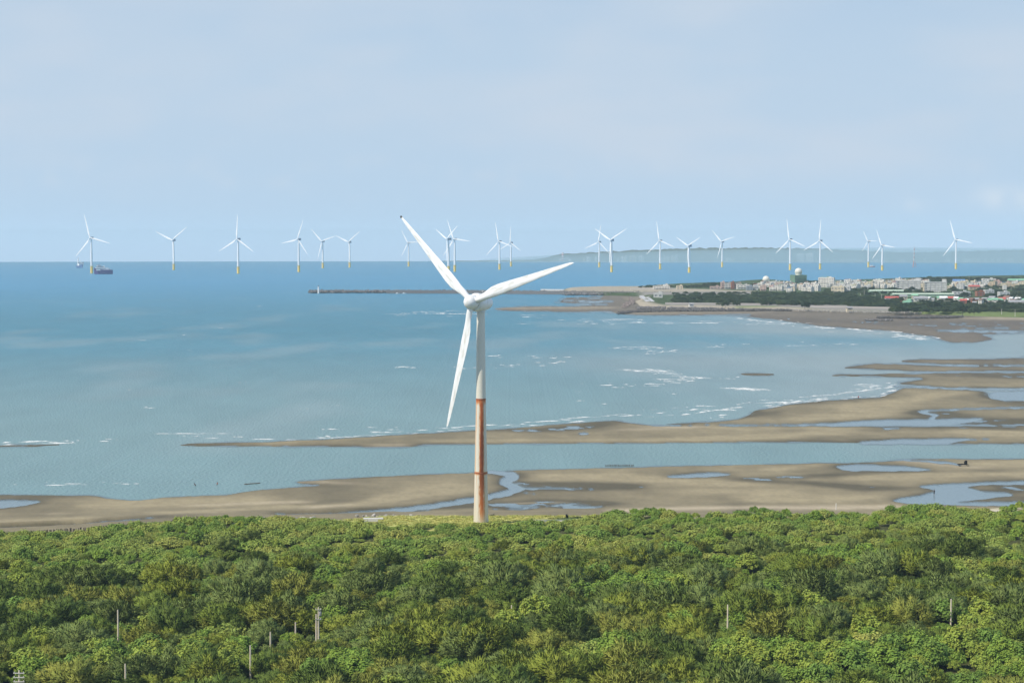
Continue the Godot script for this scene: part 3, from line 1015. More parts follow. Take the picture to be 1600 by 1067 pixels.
# rounded leafy crown of several clumps
func leafy_crown(clumps: int, per: int, spread: float, tall: float, leaf_size: float) -> ArrayMesh:
	var v := PackedVector3Array()
	var n := PackedVector3Array()
	var col := PackedColorArray()
	for k in clumps:
		var a := TAU * (k * 0.381966 + rng.randf() * 0.15)
		var r := spread * sqrt((k + 0.3) / clumps) * 0.85
		var size := spread * rng.randf_range(0.13, 0.25)
		var c0 := Vector3(cos(a) * r, maxf(size * 0.35, tall * (1.0 - 0.55 * pow(r / spread, 2.0)) - size * 0.7 + rng.randfn(0, 0.10) * tall), sin(a) * r)
		var shade := rng.randf_range(0.75, 1.25)
		var warm := rng.randf_range(-0.1, 0.14)
		for i in per:
			var o := rand_dir()
			o.y = absf(o.y) * 1.1 - 0.35
			o = o.normalized()
			var c := c0 + o * size * rng.randf_range(0.45, 1.35)
			var flat := (rand_dir() + o * 0.3 + Vector3(0, -0.1, 0)).normalized()
			var out := (o * 0.7 + Vector3(0, 0.6, 0) + rand_dir() * 0.45).normalized()
			flat = (flat - out * flat.dot(out)).normalized()
			var b := shade * rng.randf_range(0.78, 1.22)
			var tint := Color(b * (1.0 + warm), b, b * (1.0 - warm))
			var s := leaf_size * rng.randf_range(0.6, 1.25)
			var side := out.cross(flat) * s * 0.34
			var p0 := c - flat * s * 0.5
			var p1 := c + side
			var p2 := c + flat * s * 0.5
			var p3 := c - side
			v.append_array(PackedVector3Array([p0, p1, p2, p0, p2, p3]))
			for j in 6:
				n.append(out)
				col.append(tint)
	return plant_mesh(v, n, col)

func stem_mesh(tall: float, r: float, limbs: int) -> ArrayMesh:
	var st := start()
	rod(st, Vector3(0, -0.4, 0), Vector3(0.05, tall * 0.5, 0.0), r, r * 0.6, 6)
	rod(st, Vector3(0.05, tall * 0.5, 0.0), Vector3(0.15, tall * 0.8, -0.05), r * 0.6, r * 0.25, 5)
	for k in limbs:
		var a := TAU * (k * 0.38 + 0.1)
		var y := tall * (0.15 + 0.3 * k / limbs)
		rod(st, Vector3(0, y, 0), Vector3(cos(a) * tall * 0.25, y + tall * 0.3, sin(a) * tall * 0.25), r * 0.45, r * 0.15, 5)
	return st.commit()

func foliage(key: String, c: Color, back: float) -> StandardMaterial3D:
	var m := paint(key, c, 0.7, 0.3, true)
	m.backlight_enabled = true
	m.backlight = Color(back, back, back)
	return m

var wispy := []
var leafy := []
var creeper := []
var crown_mats := {}

func build_plant_kinds() -> void:
	rng.seed = 101
	for i in 5:
		wispy.append(wispy_crown(19 + i % 4, 230, 3.1, 5.4, 0.66))
	for i in 3:
		leafy.append(leafy_crown(50, 64, 2.4, 2.6, 0.36))
	for i in 3:
		creeper.append(leafy_crown(42, 44, 2.8, 1.45, 0.40))

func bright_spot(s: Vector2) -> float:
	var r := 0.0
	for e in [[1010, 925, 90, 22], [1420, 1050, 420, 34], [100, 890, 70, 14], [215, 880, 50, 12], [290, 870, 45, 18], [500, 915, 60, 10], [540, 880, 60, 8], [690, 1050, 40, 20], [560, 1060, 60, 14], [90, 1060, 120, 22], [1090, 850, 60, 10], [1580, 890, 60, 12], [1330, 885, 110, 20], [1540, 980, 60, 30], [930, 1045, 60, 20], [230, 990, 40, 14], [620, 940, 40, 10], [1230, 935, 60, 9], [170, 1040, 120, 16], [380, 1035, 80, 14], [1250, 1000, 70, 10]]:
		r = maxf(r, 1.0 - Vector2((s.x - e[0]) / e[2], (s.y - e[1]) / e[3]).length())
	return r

func zone_of(s: Vector2) -> String:
	var best := 0
	for i in pole_views.size():
		if Vector2((s.x - pole_views[i][0]), (s.y - pole_views[i][1]) * 3.0).length() < Vector2((s.x - pole_views[best][0]), (s.y - pole_views[best][1]) * 3.0).length():
			best = i
	var d := Vector2(s.x - pole_views[best][0], (s.y - pole_views[best][1] - 20.0) * 3.0)
	var far := "close " if d.length() < 70.0 else ("" if d.length() < 180.0 else "well ")
	var way := ("left of" if d.x < 0.0 else "right of") if absf(d.x) > absf(d.y) else ("behind" if d.y < 0.0 else "before")
	return far + way + " " + pole_names[best]

# where each pole's shaft vanishes among the leaves
var pole_views := [[184.0, 995.0], [195.5, 1075.0], [391.0, 1055.0], [422.3, 1008.0], [461.5, 989.0], [497.5, 994.0], [29.5, 1070.0], [1137.2, 980.0], [1486.5, 970.0], [799.5, 957.0]]
var pole_names := ["the lone pole at left", "the pole cut by the bottom edge", "the tall bottom pole", "the half hidden pole", "the short pole", "the transformer pole", "the three-armed corner pole", "the bare pole right of the turbine", "the far right pole", "the pole tip below the turbine"]

func build_thicket() -> void:
	build_plant_kinds()
	var bark := paint("bark", lin(0.10, 0.075, 0.05), 0.9)
	var stems := [stem_mesh(5.0, 0.16, 5), stem_mesh(2.4, 0.07, 4)]
	var tones := [lin(0.168, 0.228, 0.034), lin(0.235, 0.280, 0.038), lin(0.175, 0.232, 0.062), lin(0.112, 0.165, 0.028), lin(0.250, 0.275, 0.050)]
	var tone_names := ["dark green", "olive green", "grey-green", "deep shaded green", "pale olive"]
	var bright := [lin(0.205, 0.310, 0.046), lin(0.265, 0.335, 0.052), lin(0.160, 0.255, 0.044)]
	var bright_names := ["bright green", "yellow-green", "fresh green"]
	var spots := []
	rng.seed = 202
	# wispy trees and bushes on a jittered lattice, creepers below them
	var step := 3.7
	var z := -300.0
	while z > -575.0:
		var x := z * 0.385
		while x < -z * 0.385:
			var p := Vector2(x + rng.randf_range(-0.45, 0.45) * step, z + rng.randf_range(-0.45, 0.45) * step)
			x += step
			var h := dune_height(p.x, p.y)
			var s := sight(Vector3(p.x, h, p.y))
			var pick := rng.randf()
			var size_roll := rng.randf()
			var roll := rng.randf()
			if s.y > 1190.0 or s.x < -230.0 or s.x > 1830.0:
				continue
			var room := s.y - edge_at(plant_edge, s.x)      # how far below the rim of the thicket
			var ground := s.y - edge_at(ground_edge, s.x)
			if ground < 1.0 or p.length() > edge_distance(ground_edge, s.x, 3.6) + 0.5:
				continue
			var per_m := F / Vector2(p.x, p.y).length()
			var wood := noise.get_noise_2d(p.x / 34.0 + 20.0, p.y / 55.0)
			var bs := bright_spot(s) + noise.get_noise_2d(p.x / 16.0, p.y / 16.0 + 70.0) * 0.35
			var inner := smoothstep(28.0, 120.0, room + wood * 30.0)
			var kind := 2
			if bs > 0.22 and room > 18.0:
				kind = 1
			elif pick < inner * (0.80 + wood * 0.7) * (0.62 if bs > 0.05 else 1.0):
				kind = 0
			elif pick > 0.80 and room > 12.0:
				kind = 1
			var big := lerpf(0.5, 1.65, pow(size_roll, 2.0)) * (lerpf(0.45, 1.0, inner) if kind == 0 else lerpf(0.85 if kind == 2 else 0.6, 1.0, inner))
			for e in [[1190.0, 42.0], [1425.0, 55.0], [1595.0, 34.0], [1030.0, 40.0], [1085.0, 25.0], [345.0, 70.0], [1300.0, 22.0]]:
				if absf(s.x - e[0]) < e[1] and room < 30.0 and pick < 0.5:
					kind = 1
					big = lerpf(0.5, 0.85, size_roll)
			var tall := [6.0, 2.9, 1.5][kind] * big as float
			if room < tall * 0.92 * per_m:
				big *= clampf((room + 3.0) / (tall * 0.92 * per_m), 0.0, 1.0)
				if big < 0.18:
					continue
			for e in pole_views:
				if absf(s.x - e[0]) < (14.0 + (22.0 if kind == 0 else 10.0)) * big and s.y > e[1] + 8.0 and s.y - tall * big * per_m < e[1]:
					big = minf(big, maxf(0.3, (s.y - e[1]) / (tall / big * per_m)))
			spots.append({"p": Vector3(p.x, h + gy(p.x, p.y), p.y), "s": s, "kind": kind, "big": big, "roll": roll, "wood": wood, "bs": bs, "near": -p.y})
		z -= step * 0.9
	spots.sort_custom(func(a, b): return a.near < b.near)
	var quota := [300, 300, 0]
	var made := {}
	var rest := {}
	for q in spots:
		var k: int = q.kind
		var variant: int = int(q.roll * 997.0) % [5, 3, 3][k]
		var tone: int = int(q.roll * 7919.0) % [5, 3, 3][k]
		if k == 0 and noise.get_noise_2d(q.p.x / 22.0, q.p.z / 22.0 + 9.0) > 0.25:
			tone = 2
		var turn: float = fmod(q.roll * 91.0, 1.0) * TAU
		var stretch: float = (0.55 if k == 0 else 0.8) + 0.5 * fmod(q.roll * 53.0, 1.0)
		var b := Basis(Vector3.UP, turn).scaled(Vector3(q.big, q.big * stretch, q.big))
		var seen_here: bool = q.s.y - q.big * [6.0, 2.9, 1.5][k] * 7.5 < 1075.0 and q.s.x > -20.0 and q.s.x < 1620.0
		if quota[k] > 0 and seen_here:
			quota[k] -= 1
			var key := "%d_%d_%d" % [k, variant, tone]
			var called: String = ["ironwood_tree", "leafy_bush"][k]
			var o: Node3D
			if not made.has(key):
				o = Node3D.new()
				o.name = called
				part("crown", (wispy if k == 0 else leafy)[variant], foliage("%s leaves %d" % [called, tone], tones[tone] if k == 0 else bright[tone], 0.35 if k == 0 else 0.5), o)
				part("trunk" if k == 0 else "stem", stems[k], bark, o)
				made[key] = o
			else:
				o = made[key].duplicate()
			o.name = numbered(called)
			add_child(o)
			o.transform = Transform3D(b, q.p)
			if k == 0:
				tag(o, "%s %s wispy tree %s" % ["tall" if q.big > 0.95 else ("small" if q.big < 0.7 else "middling"), tone_names[tone], zone_of(q.s)], "tree", "wispy trees of the thicket")
			else:
				tag(o, "%s %s leafy bush %s" % ["big" if q.big > 0.95 else ("small" if q.big < 0.7 else "middling"), bright_names[tone], zone_of(q.s)], "bush", "bright leafy bushes of the thicket")
		else:
			var key := "%d_%d" % [k, variant]
			if not rest.has(key):
				rest[key] = []
			var c: Color = (tones[tone] if k == 0 else (bright[tone] if k == 1 else bright[2])).srgb_to_linear()
			if k == 2:
				var y: float = clampf(0.5 + noise.get_noise_2d(q.p.x / 18.0, q.p.z / 18.0 + 33.0), 0.0, 1.0)
				c = Color(0.175, 0.275, 0.048).lerp(Color(0.330, 0.355, 0.078), y)
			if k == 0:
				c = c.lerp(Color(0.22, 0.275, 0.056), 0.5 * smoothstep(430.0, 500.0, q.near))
			rest[key].append([Transform3D(b, q.p), c])
	var about := ["more wispy dark trees filling the back of the thicket", "further leafy green bushes scattered through the thicket", "creeping small-leaved vines covering the dune between the trees"]
	for k in 3:
		var variants: Array = [wispy, leafy, creeper][k]
		var called: String = ["far_trees", "far_bushes", "creeping_vines"][k]
		var whole := Node3D.new()
		whole.name = called
		add_child(whole)
		tag(whole, about[k], ["trees", "bushes", "vines"][k], "", "stuff")
		for i in variants.size():
			var list: Array = rest.get("%d_%d" % [k, i], [])
			if list.is_empty():
				continue
			scatter("foliage", variants[i], foliage("scattered leaves %d" % k, Color.WHITE, 0.38), list, whole)
	# grass tufts on the strip before the turbine
	var tuft := grass_mesh()
	var list := []
	for i in 1900:
		var px := rng.randf_range(-20.0, 1620.0)
		if rng.randf() < 0.75:
			px = rng.randf_range(535.0, 975.0)
		var py := edge_at(ground_edge, px) + rng.randf_range(0.5, 26.0)
		if py > edge_at(plant_edge, px) + 10.0 or (px > 830 and px < 945 and absf(py - 813.6) < 2.6) or (px > 1515 and px < 1572 and py < 803.0):
			continue
		if px > 1000 and px < 1180:
			continue
		var p := hit(px, py, 3.4)
		p.y = dune_height(p.x, p.z) + gy(p.x, p.z)
		var g := rng.randf()
		var sc := rng.randf_range(0.6, 1.5)
		list.append([Transform3D(Basis(Vector3.UP, rng.randf() * TAU).scaled(Vector3(sc, sc * 0.8, sc)), p), Color(0.56, 0.52, 0.16).lerp(Color(0.36, 0.42, 0.11), g)])
	var grass := scatter("dune_grass", tuft, foliage("grass blades", Color.WHITE, 0.5), list, self)
	tag(grass, "yellow-green grass growing on the strip at the turbine's foot", "grass", "", "stuff")

func grass_mesh() -> ArrayMesh:
	var v := PackedVector3Array()
	var n := PackedVector3Array()
	var col := PackedColorArray()
	for i in 40:
		var a := rng.randf() * TAU
		var r := sqrt(rng.randf()) * 0.7
		var b := rng.randf_range(0.7, 1.3)
		var d := (Vector3(cos(a) * 0.6, 1.0, sin(a) * 0.6) + rand_dir() * 0.4).normalized()
		leaf(v, n, col, Vector3(cos(a) * r, 0, sin(a) * r), d, (Vector3(cos(a) * 0.5, 1.6, sin(a) * 0.5)).normalized(), rng.randf_range(0.25, 0.55), 0.06, Color(b, b, b))
	return plant_mesh(v, n, col)

func scatter(called: String, m: Mesh, mat: Material, list: Array, parent: Node3D) -> MultiMeshInstance3D:
	var mm := MultiMesh.new()
	mm.transform_format = MultiMesh.TRANSFORM_3D
	mm.use_colors = true
	mm.mesh = m
	mm.instance_count = list.size()
	for i in list.size():
		mm.set_instance_transform(i, list[i][0])
		mm.set_instance_color(i, list[i][1])
	var o := MultiMeshInstance3D.new()
	o.multimesh = mm
	o.material_override = mat
	o.name = numbered(called) if parent == self else called
	parent.add_child(o, true)
	o.set_meta("kind", "stuff")
	return o

# ---------------------------------------------------------------- wind turbines
# blade along +y from its root; chord along x, leading edge at +x; z faces the wind
func blade_mesh(length: float, chord: float, root: float, twist := 16.0, bend := 0.0) -> ArrayMesh:
	var rings := []
	var at := [0.0, 0.03, 0.07, 0.12, 0.19, 0.27, 0.37, 0.48, 0.6, 0.72, 0.84, 0.93, 0.98, 1.0]
	var ch := [root, root, root * 1.15, chord * 0.72, chord * 0.97, chord, chord * 0.9, chord * 0.77, chord * 0.64, chord * 0.52, chord * 0.40, chord * 0.29, chord * 0.19, chord * 0.06]
	var th := [root, root, root * 0.92, root * 0.72, root * 0.52, root * 0.42, root * 0.34, root * 0.27, root * 0.21, root * 0.16, root * 0.11, root * 0.07, root * 0.045, root * 0.02]
	for i in at.size():
		var tw := deg_to_rad(twist) * pow(1.0 - at[i], 1.7)
		var ring := []
		var k := 18
		for j in k:
			var f := TAU * j / k
			var round_ := smoothstep(0.16, 0.05, at[i])
			var c := cos(f)
			var thin := lerpf(0.55 + 0.45 * c if c < 0.0 else 1.0, 1.0, round_)     # trailing edge runs thin
			var p := Vector2(c * ch[i] * 0.5 - lerpf(ch[i] * 0.18, 0.0, round_), sin(f) * th[i] * 0.5 * thin)
			p = p.rotated(tw)
			ring.append(Vector3(p.x, at[i] * length, -p.y + bend * at[i] * at[i]))
		rings.append(ring)
	return loft(rings)

func rust_texture(part_no: int) -> ImageTexture:
	# weathered paint of a tower section: rust runs down from the flange on the weather side
	var w := 512
	var h := 512
	var im := Image.create(w, h, false, Image.FORMAT_RGB8)
	var nz := FastNoiseLite.new()
	nz.seed = 40 + part_no
	nz.frequency = 1.0
	nz.fractal_octaves = 4
	for j in h:
		var v := float(j) / h
		for i in w:
			var u := float(i) / w
			var ang := (u - 0.5) * TAU
			var x := cos(ang) * 2.0
			var y := sin(ang) * 2.0
			var streak := nz.get_noise_3d(x * 4.0, y * 4.0, v * 1.1)
			var fine := nz.get_noise_3d(x * 16.0, y * 16.0, v * 3.0 + 9.0)
			var blot := nz.get_noise_3d(x * 7.0, y * 7.0, v * 9.0 + 30.0)
			var c := Vector3(0.80, 0.79, 0.75) * (1.0 + 0.035 * fine)
			var rust := 0.0
			var dark := 0.0
			if part_no == 0:       # upper white shaft: faint runs near the bottom
				rust = clampf(streak * 1.5 - 0.42 + fine * 0.5, 0.0, 1.0) * 0.35 * smoothstep(0.35, 1.0, v)
			else:
				var off := wrapf(ang - 0.14 - 0.10 * streak, -PI, PI)
				var strip := smoothstep(0.50, 0.20, absf(off) + 0.24 * blot + 0.24 * fine)
				var other := smoothstep(0.30, 0.05, absf(wrapf(ang + 1.15 - 0.15 * streak, -PI, PI)) + 0.1 * blot)
				var thin := smoothstep(0.05, 0.40, streak + fine * 0.5) * 0.6
				if part_no == 1:
					rust = maxf(maxf(strip * smoothstep(0.0, 0.12, v + 0.04), other * 0.35), thin * smoothstep(1.0, 0.1, v) * 0.6)
					rust = maxf(rust, smoothstep(0.10, 0.0, v - 0.04 * fine - 0.05 * streak))
					dark = smoothstep(0.36, 0.12, absf(off - 0.05) + 0.25 * blot + 0.2 * fine) * smoothstep(0.12, 0.5, v + 0.3 * blot) * (0.8 + 0.5 * fine)
					rust = maxf(rust, smoothstep(0.975, 1.0, v) * 0.9)
				else:
					rust = maxf(strip * smoothstep(1.02, 0.55, v + 0.18 * fine) * 0.85, thin * 0.55 * smoothstep(1.0, 0.3, v))
					rust = maxf(rust, smoothstep(0.05, 0.0, v - 0.04 * fine))
					rust = maxf(rust, smoothstep(0.965, 1.0, v + 0.015 * fine) * 0.7)
					dark = strip * smoothstep(0.62, 0.1, v + 0.25 * blot) * 0.55
					c = c.lerp(Vector3(0.66, 0.56, 0.40), 0.35 * clampf(0.5 + streak, 0.0, 1.0) * smoothstep(0.3, 1.0, v))
			c = c.lerp(Vector3(0.78, 0.50, 0.27), clampf(rust * 1.7, 0.0, 1.0) * 0.8)
			c = c.lerp(Vector3(0.66, 0.33, 0.12), clampf(rust * 1.5 - 0.5, 0.0, 1.0))
			c = c.lerp(Vector3(0.36, 0.16, 0.08), clampf(dark * 0.85, 0.0, 1.0))
			c *= 1.0 + 0.10 * fine * rust
			im.set_pixel(i, j, Color(clampf(c.x, 0, 1), clampf(c.y, 0, 1), clampf(c.z, 0, 1)))
	return ImageTexture.create_from_image(im)

func build_main_turbine() -> void:
	var base := hit(751.5, 823.5, 3.2)
	var s := Vector2(base.x, base.z).length() / F
	var t := thing("wind_turbine", "large white three-bladed wind turbine with a rust-streaked tower behind the thicket", "wind turbine", base)
	var white := paint("turbine white", Color.WHITE, 0.42, 0.5)
	var grime := FastNoiseLite.new()
	grime.seed = 77
	grime.frequency = 0.012
	grime.fractal_octaves = 5
	var dirt := Gradient.new()
	dirt.set_color(0, Color(0.76, 0.75, 0.72))
	dirt.set_color(1, Color(0.875, 0.88, 0.885))
	dirt.set_offset(1, 0.55)
	var gt := NoiseTexture2D.new()
	gt.seamless = true
	gt.width = 256
	gt.height = 256
	gt.noise = grime
	gt.color_ramp = dirt
	white.albedo_texture = gt
	white.uv1_triplanar = true
	white.uv1_scale = Vector3(0.25, 0.06, 0.25)
	var hub_y := (823.5 - 470.0) * s
	var cuts := [0.0, (823.5 - 737.0) * s, (823.5 - 621.0) * s, (823.5 - 486.0) * s]
	var radii := [2.14, 1.80, 1.37, 1.14]
	var called := ["tower_base_section", "tower_middle_section", "tower_top_section"]
	for i in 3:
		var m := StandardMaterial3D.new()
		m.resource_name = "weathered paint %d" % i
		m.albedo_texture = rust_texture(2 - i)
		m.roughness = 0.6
		var prof := []
		for k in 9:
			var f := k / 8.0
			prof.append(Vector2(lerpf(radii[i], radii[i + 1], f), (cuts[i + 1] - cuts[i]) * f))
		var o := part(called[i], lathe(prof, 48), m, t)
		o.position.y = cuts[i]
		tag_part(o, ["lowest tower section, rust fading downwards", "middle tower section with a dark rust strip", "clean white upper tower section"][i])
	var flange := paint("rusty flange", lin(0.30, 0.10, 0.05), 0.85)
	for i in [1, 2]:
		part("flange", lathe([Vector2(radii[i], -0.16), Vector2(radii[i] + 0.06, -0.16), Vector2(radii[i] + 0.06, 0.12), Vector2(radii[i], 0.12)], 40), flange, t).position.y = cuts[i]
	part("foundation", lathe([Vector2(3.6, -1.2), Vector2(3.6, 0.25), Vector2(3.4, 0.4), Vector2(0.0, 0.4)], 32), paint("foundation concrete", lin(0.38, 0.36, 0.33), 0.9), t)
	var dm := start()
	block(dm, Vector3(0, 1.55, 2.12), Vector3(0.9, 2.1, 0.10))
	part("door", dm.commit(), paint("door grey", lin(0.45, 0.47, 0.47), 0.5), t).rotation.y = 1.1
	# head turned to the wind: the rotor faces the viewer's left
	var head := Basis(Vector3.UP, -deg_to_rad(37.0)) * Basis(Vector3.RIGHT, -deg_to_rad(3.0))
	var hub := Vector3(0, hub_y, 0) + head * Vector3(0, 0, 4.2)
	var lie := Basis(Vector3.RIGHT, PI / 2)                  # turned profiles run along +z
	var nac := part("nacelle", lathe([Vector2(0, -8.6), Vector2(0.8, -8.45), Vector2(1.4, -8.0), Vector2(1.85, -7.1), Vector2(2.2, -5.6), Vector2(2.5, -4.0), Vector2(2.6, -2.6), Vector2(2.55, -1.7), Vector2(2.35, -1.15), Vector2(1.9, -1.1)], 36, lie), white, t)
	nac.transform = Transform3D(head, hub)
	var neck := part("yaw_collar", lathe([Vector2(1.14, 0), Vector2(1.3, 0.2), Vector2(1.3, 1.4)], 32), paint("collar grey", lin(0.55, 0.56, 0.56), 0.5), t)
	neck.position.y = cuts[3]
	var sp := part("spinner", lathe([Vector2(1.9, -1.02), Vector2(2.05, -0.5), Vector2(2.05, 0.5), Vector2(1.85, 1.2), Vector2(1.45, 1.8), Vector2(0.9, 2.25), Vector2(0.4, 2.42), Vector2(0, 2.46)], 36, lie), white, t)
	sp.transform = Transform3D(head, hub)
	var mast := start()
	rod(mast, Vector3(0.2, 2.2, -4.6), Vector3(0.2, 3.5, -4.6), 0.05, 0.05)
	rod(mast, Vector3(-0.3, 3.3, -4.6), Vector3(0.7, 3.3, -4.6), 0.04, 0.04)
	part("weather_vane", mast.commit(), paint("collar grey", Color.WHITE), t).transform = Transform3D(head, hub)
	var bm := blade_mesh(34.6, 3.05, 1.65)
	var root := lathe([Vector2(1.02, -0.5), Vector2(1.02, 0.25), Vector2(0.9, 0.35)], 24)
	for i in 3:
		var turn := head * Basis(Vector3.BACK, -deg_to_rad(-48.0 + 120.0 * i))
		var b := part("blade", bm, white, t)
		b.transform = Transform3D(turn, hub + turn * Vector3(0, 1.6, 0))
		part("blade_root", root, white, b)
		if i == 0:
			var tip := lathe([Vector2(0.24, 0), Vector2(0.22, 0.35), Vector2(0.1, 0.62), Vector2(0, 0.66)], 12)
			var o := part("blade_tip", tip, paint("tip black", lin(0.03, 0.03, 0.03), 0.7), b)
			o.transform = Transform3D(Basis.from_scale(Vector3(1.6, 1, 0.6)), Vector3(-0.1, 34.1, 0))
			tag_part(b, "blade pointing up to the left with a blackened tip")
		else:
			tag_part(b, ["", "blade pointing right and slightly up", "blade hanging down before the tower"][i])

func tag_part(o: Node, label: String) -> void:
	o.set_meta("label", label)

func build_offshore() -> void:
	var white := paint("offshore white", lin(0.80, 0.81, 0.82), 0.45)
	var yellow := paint("transition yellow", lin(0.86, 0.60, 0.13), 0.6)
	var grey := paint("nacelle grey", lin(0.20, 0.24, 0.32), 0.6)
	var bm := blade_mesh(1.0, 0.072, 0.036, 14.0, 0.02)
	# base x, base y, hub x, hub y, blade vector (dx, dy), rotor radius in survey units, label
	var list := [
		[142.5, 427.0, 140.8, 373.6, -9.5, -37.0, 38.5, "offshore turbine beside the purple-hulled ship, leftmost of the wind farm"],
		[270.8, 422.0, 268.2, 376.3, 16.8, -15.8, 34.0, "offshore turbine with blades in a V, second from the left"],
		[371.8, 427.5, 369.2, 374.5, 0.3, -38.3, 38.3, "offshore turbine with one blade straight up, third from the left"],
		[466.5, 425.0, 465.5, 374.5, 8.0, -30.0, 31.5, "offshore turbine with one blade pointing left, fourth from the left"],
		[504.0, 419.0, 502.8, 377.5, -15.0, -17.5, 28.0, "offshore turbine above the breakwater light, fifth from the left"],
		[546.0, 418.0, 544.5, 378.5, 14.5, -14.2, 27.5, "offshore turbine with blades in a V, nearest left of the big turbine's raised blade"],
		[638.3, 416.3, 636.3, 379.5, -10.0, -19.5, 24.0, "offshore turbine partly hidden behind the big turbine's raised blade"],
		[700.8, 426.3, 699.0, 373.8, -22.7, -13.3, 36.0, "taller front turbine of the overlapping pair above the big turbine"],
		[710.5, 424.5, 708.0, 374.0, -6.8, -19.0, 33.0, "rear turbine of the overlapping pair above the big turbine"],
		[780.5, 421.3, 779.0, 377.5, -5.8, -30.0, 31.0, "left one of two close turbines right of the big hub"],
		[798.5, 416.3, 797.5, 379.3, 0.3, -24.3, 25.5, "smaller right one of two close turbines right of the big hub"],
		[936.5, 417.5, 935.3, 378.3, 3.0, -25.8, 28.0, "smaller left turbine of the overlapping pair right of the chimney"],
		[955.8, 425.2, 954.2, 375.5, 21.5, -15.5, 36.0, "larger right turbine of the overlapping pair right of the chimney"],
		[1031.8, 420.6, 1030.0, 376.5, -5.0, -29.8, 31.5, "lone offshore turbine seaward of the white harbour building"],
		[1077.2, 426.0, 1077.0, 384.5, 18.8, -13.5, 27.0, "low offshore turbine whose third blade hangs along its tower"],
		[1128.8, 417.3, 1127.3, 378.0, -14.8, -17.5, 26.5, "offshore turbine with blades in a V seaward of the pink school"],
		[1235.0, 422.0, 1233.0, 375.0, -4.8, -30.8, 33.0, "offshore turbine just left of the green radar building"],
		[1282.0, 420.8, 1280.8, 377.0, 1.3, -32.0, 32.5, "offshore turbine just right of the green radar building"],
		[1357.5, 417.5, 1357.0, 377.5, -7.5, -16.3, 18.5, "offshore turbine standing behind the small red boat"],
		[1379.2, 422.5, 1378.0, 384.3, -8.0, -23.5, 26.5, "low offshore turbine just right of the small red boat"],
		[1494.5, 420.5, 1493.5, 376.0, -9.0, -29.8, 32.5, "offshore turbine farthest to the right"]]
	var yaw := -deg_to_rad(37.0)
	for i in list.size():
		var e: Array = list[i]
		var base := hit(e[0], e[1])
		var d := Vector2(base.x, base.z).length()
		var s := d / F
		var h: float = (e[1] - e[3]) * s
		var r: float = e[6] * s
		var face := yaw - atan2(base.x, -base.z)
		if i == 7:
			face -= 0.35
		var t := thing("offshore_wind_turbine", e[7], "wind turbine", base, 0.0, "wind turbines of the offshore farm")
		var top := h - 2.6
		part("foundation_pile", lathe([Vector2(3.9, -3.0), Vector2(3.9, h * 0.20)], 16), yellow, t)
		var deck := part("work_platform", lathe([Vector2(3.9, 0.0), Vector2(5.2, 0.0), Vector2(5.2, 0.6), Vector2(3.0, 0.6)], 16), paint("platform grey", lin(0.45, 0.42, 0.33), 0.8), t)
		deck.position.y = h * 0.20
		part("tower", lathe([Vector2(3.4, h * 0.20 + 0.5), Vector2(3.1, h * 0.6), Vector2(2.2, top)], 16), white, t)
		var head := Basis(Vector3.UP, face) * Basis(Vector3.RIGHT, -deg_to_rad(4.0))
		var hub := Vector3(0, h, 0) + head * Vector3(0, 0, 6.0)
		var nm := start()
		block(nm, Vector3(0, 0.4, -8.5), Vector3(5.6, 5.4, 12.0))
		block(nm, Vector3(0, 3.7, -12.0), Vector3(5.0, 1.2, 4.0))
		part("nacelle", nm.commit(), grey, t).transform = Transform3D(head, hub)
		var sp := part("hub", lathe([Vector2(2.5, -2.5), Vector2(2.7, -0.5), Vector2(2.2, 1.4), Vector2(1.2, 2.6), Vector2(0, 3.0)], 16, Basis(Vector3.RIGHT, PI / 2)), white, t)
		sp.transform = Transform3D(head, hub)
		var ph := atan2(e[4] / 0.8, -e[5])
		for k in 3:
			var turn := head * Basis(Vector3.BACK, -(ph + TAU / 3.0 * k))
			var b := part("blade", bm, white, t)
			b.transform = Transform3D(turn * Basis.from_scale(Vector3(r, r, r)), hub)
	# measuring mast in the sea
	var base := hit(1429.0, 417.5)
	var t := thing("measuring_mast", "thin pale red and white lattice mast standing in the sea", "mast", base)
	var s2 := Vector2(base.x, base.z).length() / F
	var red := paint("mast red", lin(0.55, 0.22, 0.18), 0.7)
	var pale := paint("mast white", lin(0.7, 0.7, 0.7), 0.7)
	var tall := 32.0 * s2
	for k in 8:
		var st := start()
		for c in 3:
			var a0 := TAU * c / 3.0
			var a1 := TAU * (c + 1) / 3.0
			var r0 := lerpf(4.2, 0.7, k / 8.0)
			var r1 := lerpf(4.2, 0.7, (k + 1) / 8.0)
			var y0 := tall * (0.22 + 0.78 * k / 8.0)
			var y1 := tall * (0.22 + 0.78 * (k + 1) / 8.0)
			rod(st, Vector3(cos(a0) * r0, y0, sin(a0) * r0), Vector3(cos(a0) * r1, y1, sin(a0) * r1), 0.35, 0.35, 4)
			rod(st, Vector3(cos(a0) * r0, y0, sin(a0) * r0), Vector3(cos(a1) * r1, y1, sin(a1) * r1), 0.22, 0.22, 4)
		part("lattice_section", st.commit(), pale if k % 2 else red, t)
	for c in 3:
		var st := start()
		rod(st, Vector3(cos(TAU * c / 3.0) * 8.0, -3, sin(TAU * c / 3.0) * 8.0), Vector3(cos(TAU * c / 3.0) * 4.2, tall * 0.22, sin(TAU * c / 3.0) * 4.2), 0.9, 0.8, 8)
		part("leg", st.commit(), red, t)

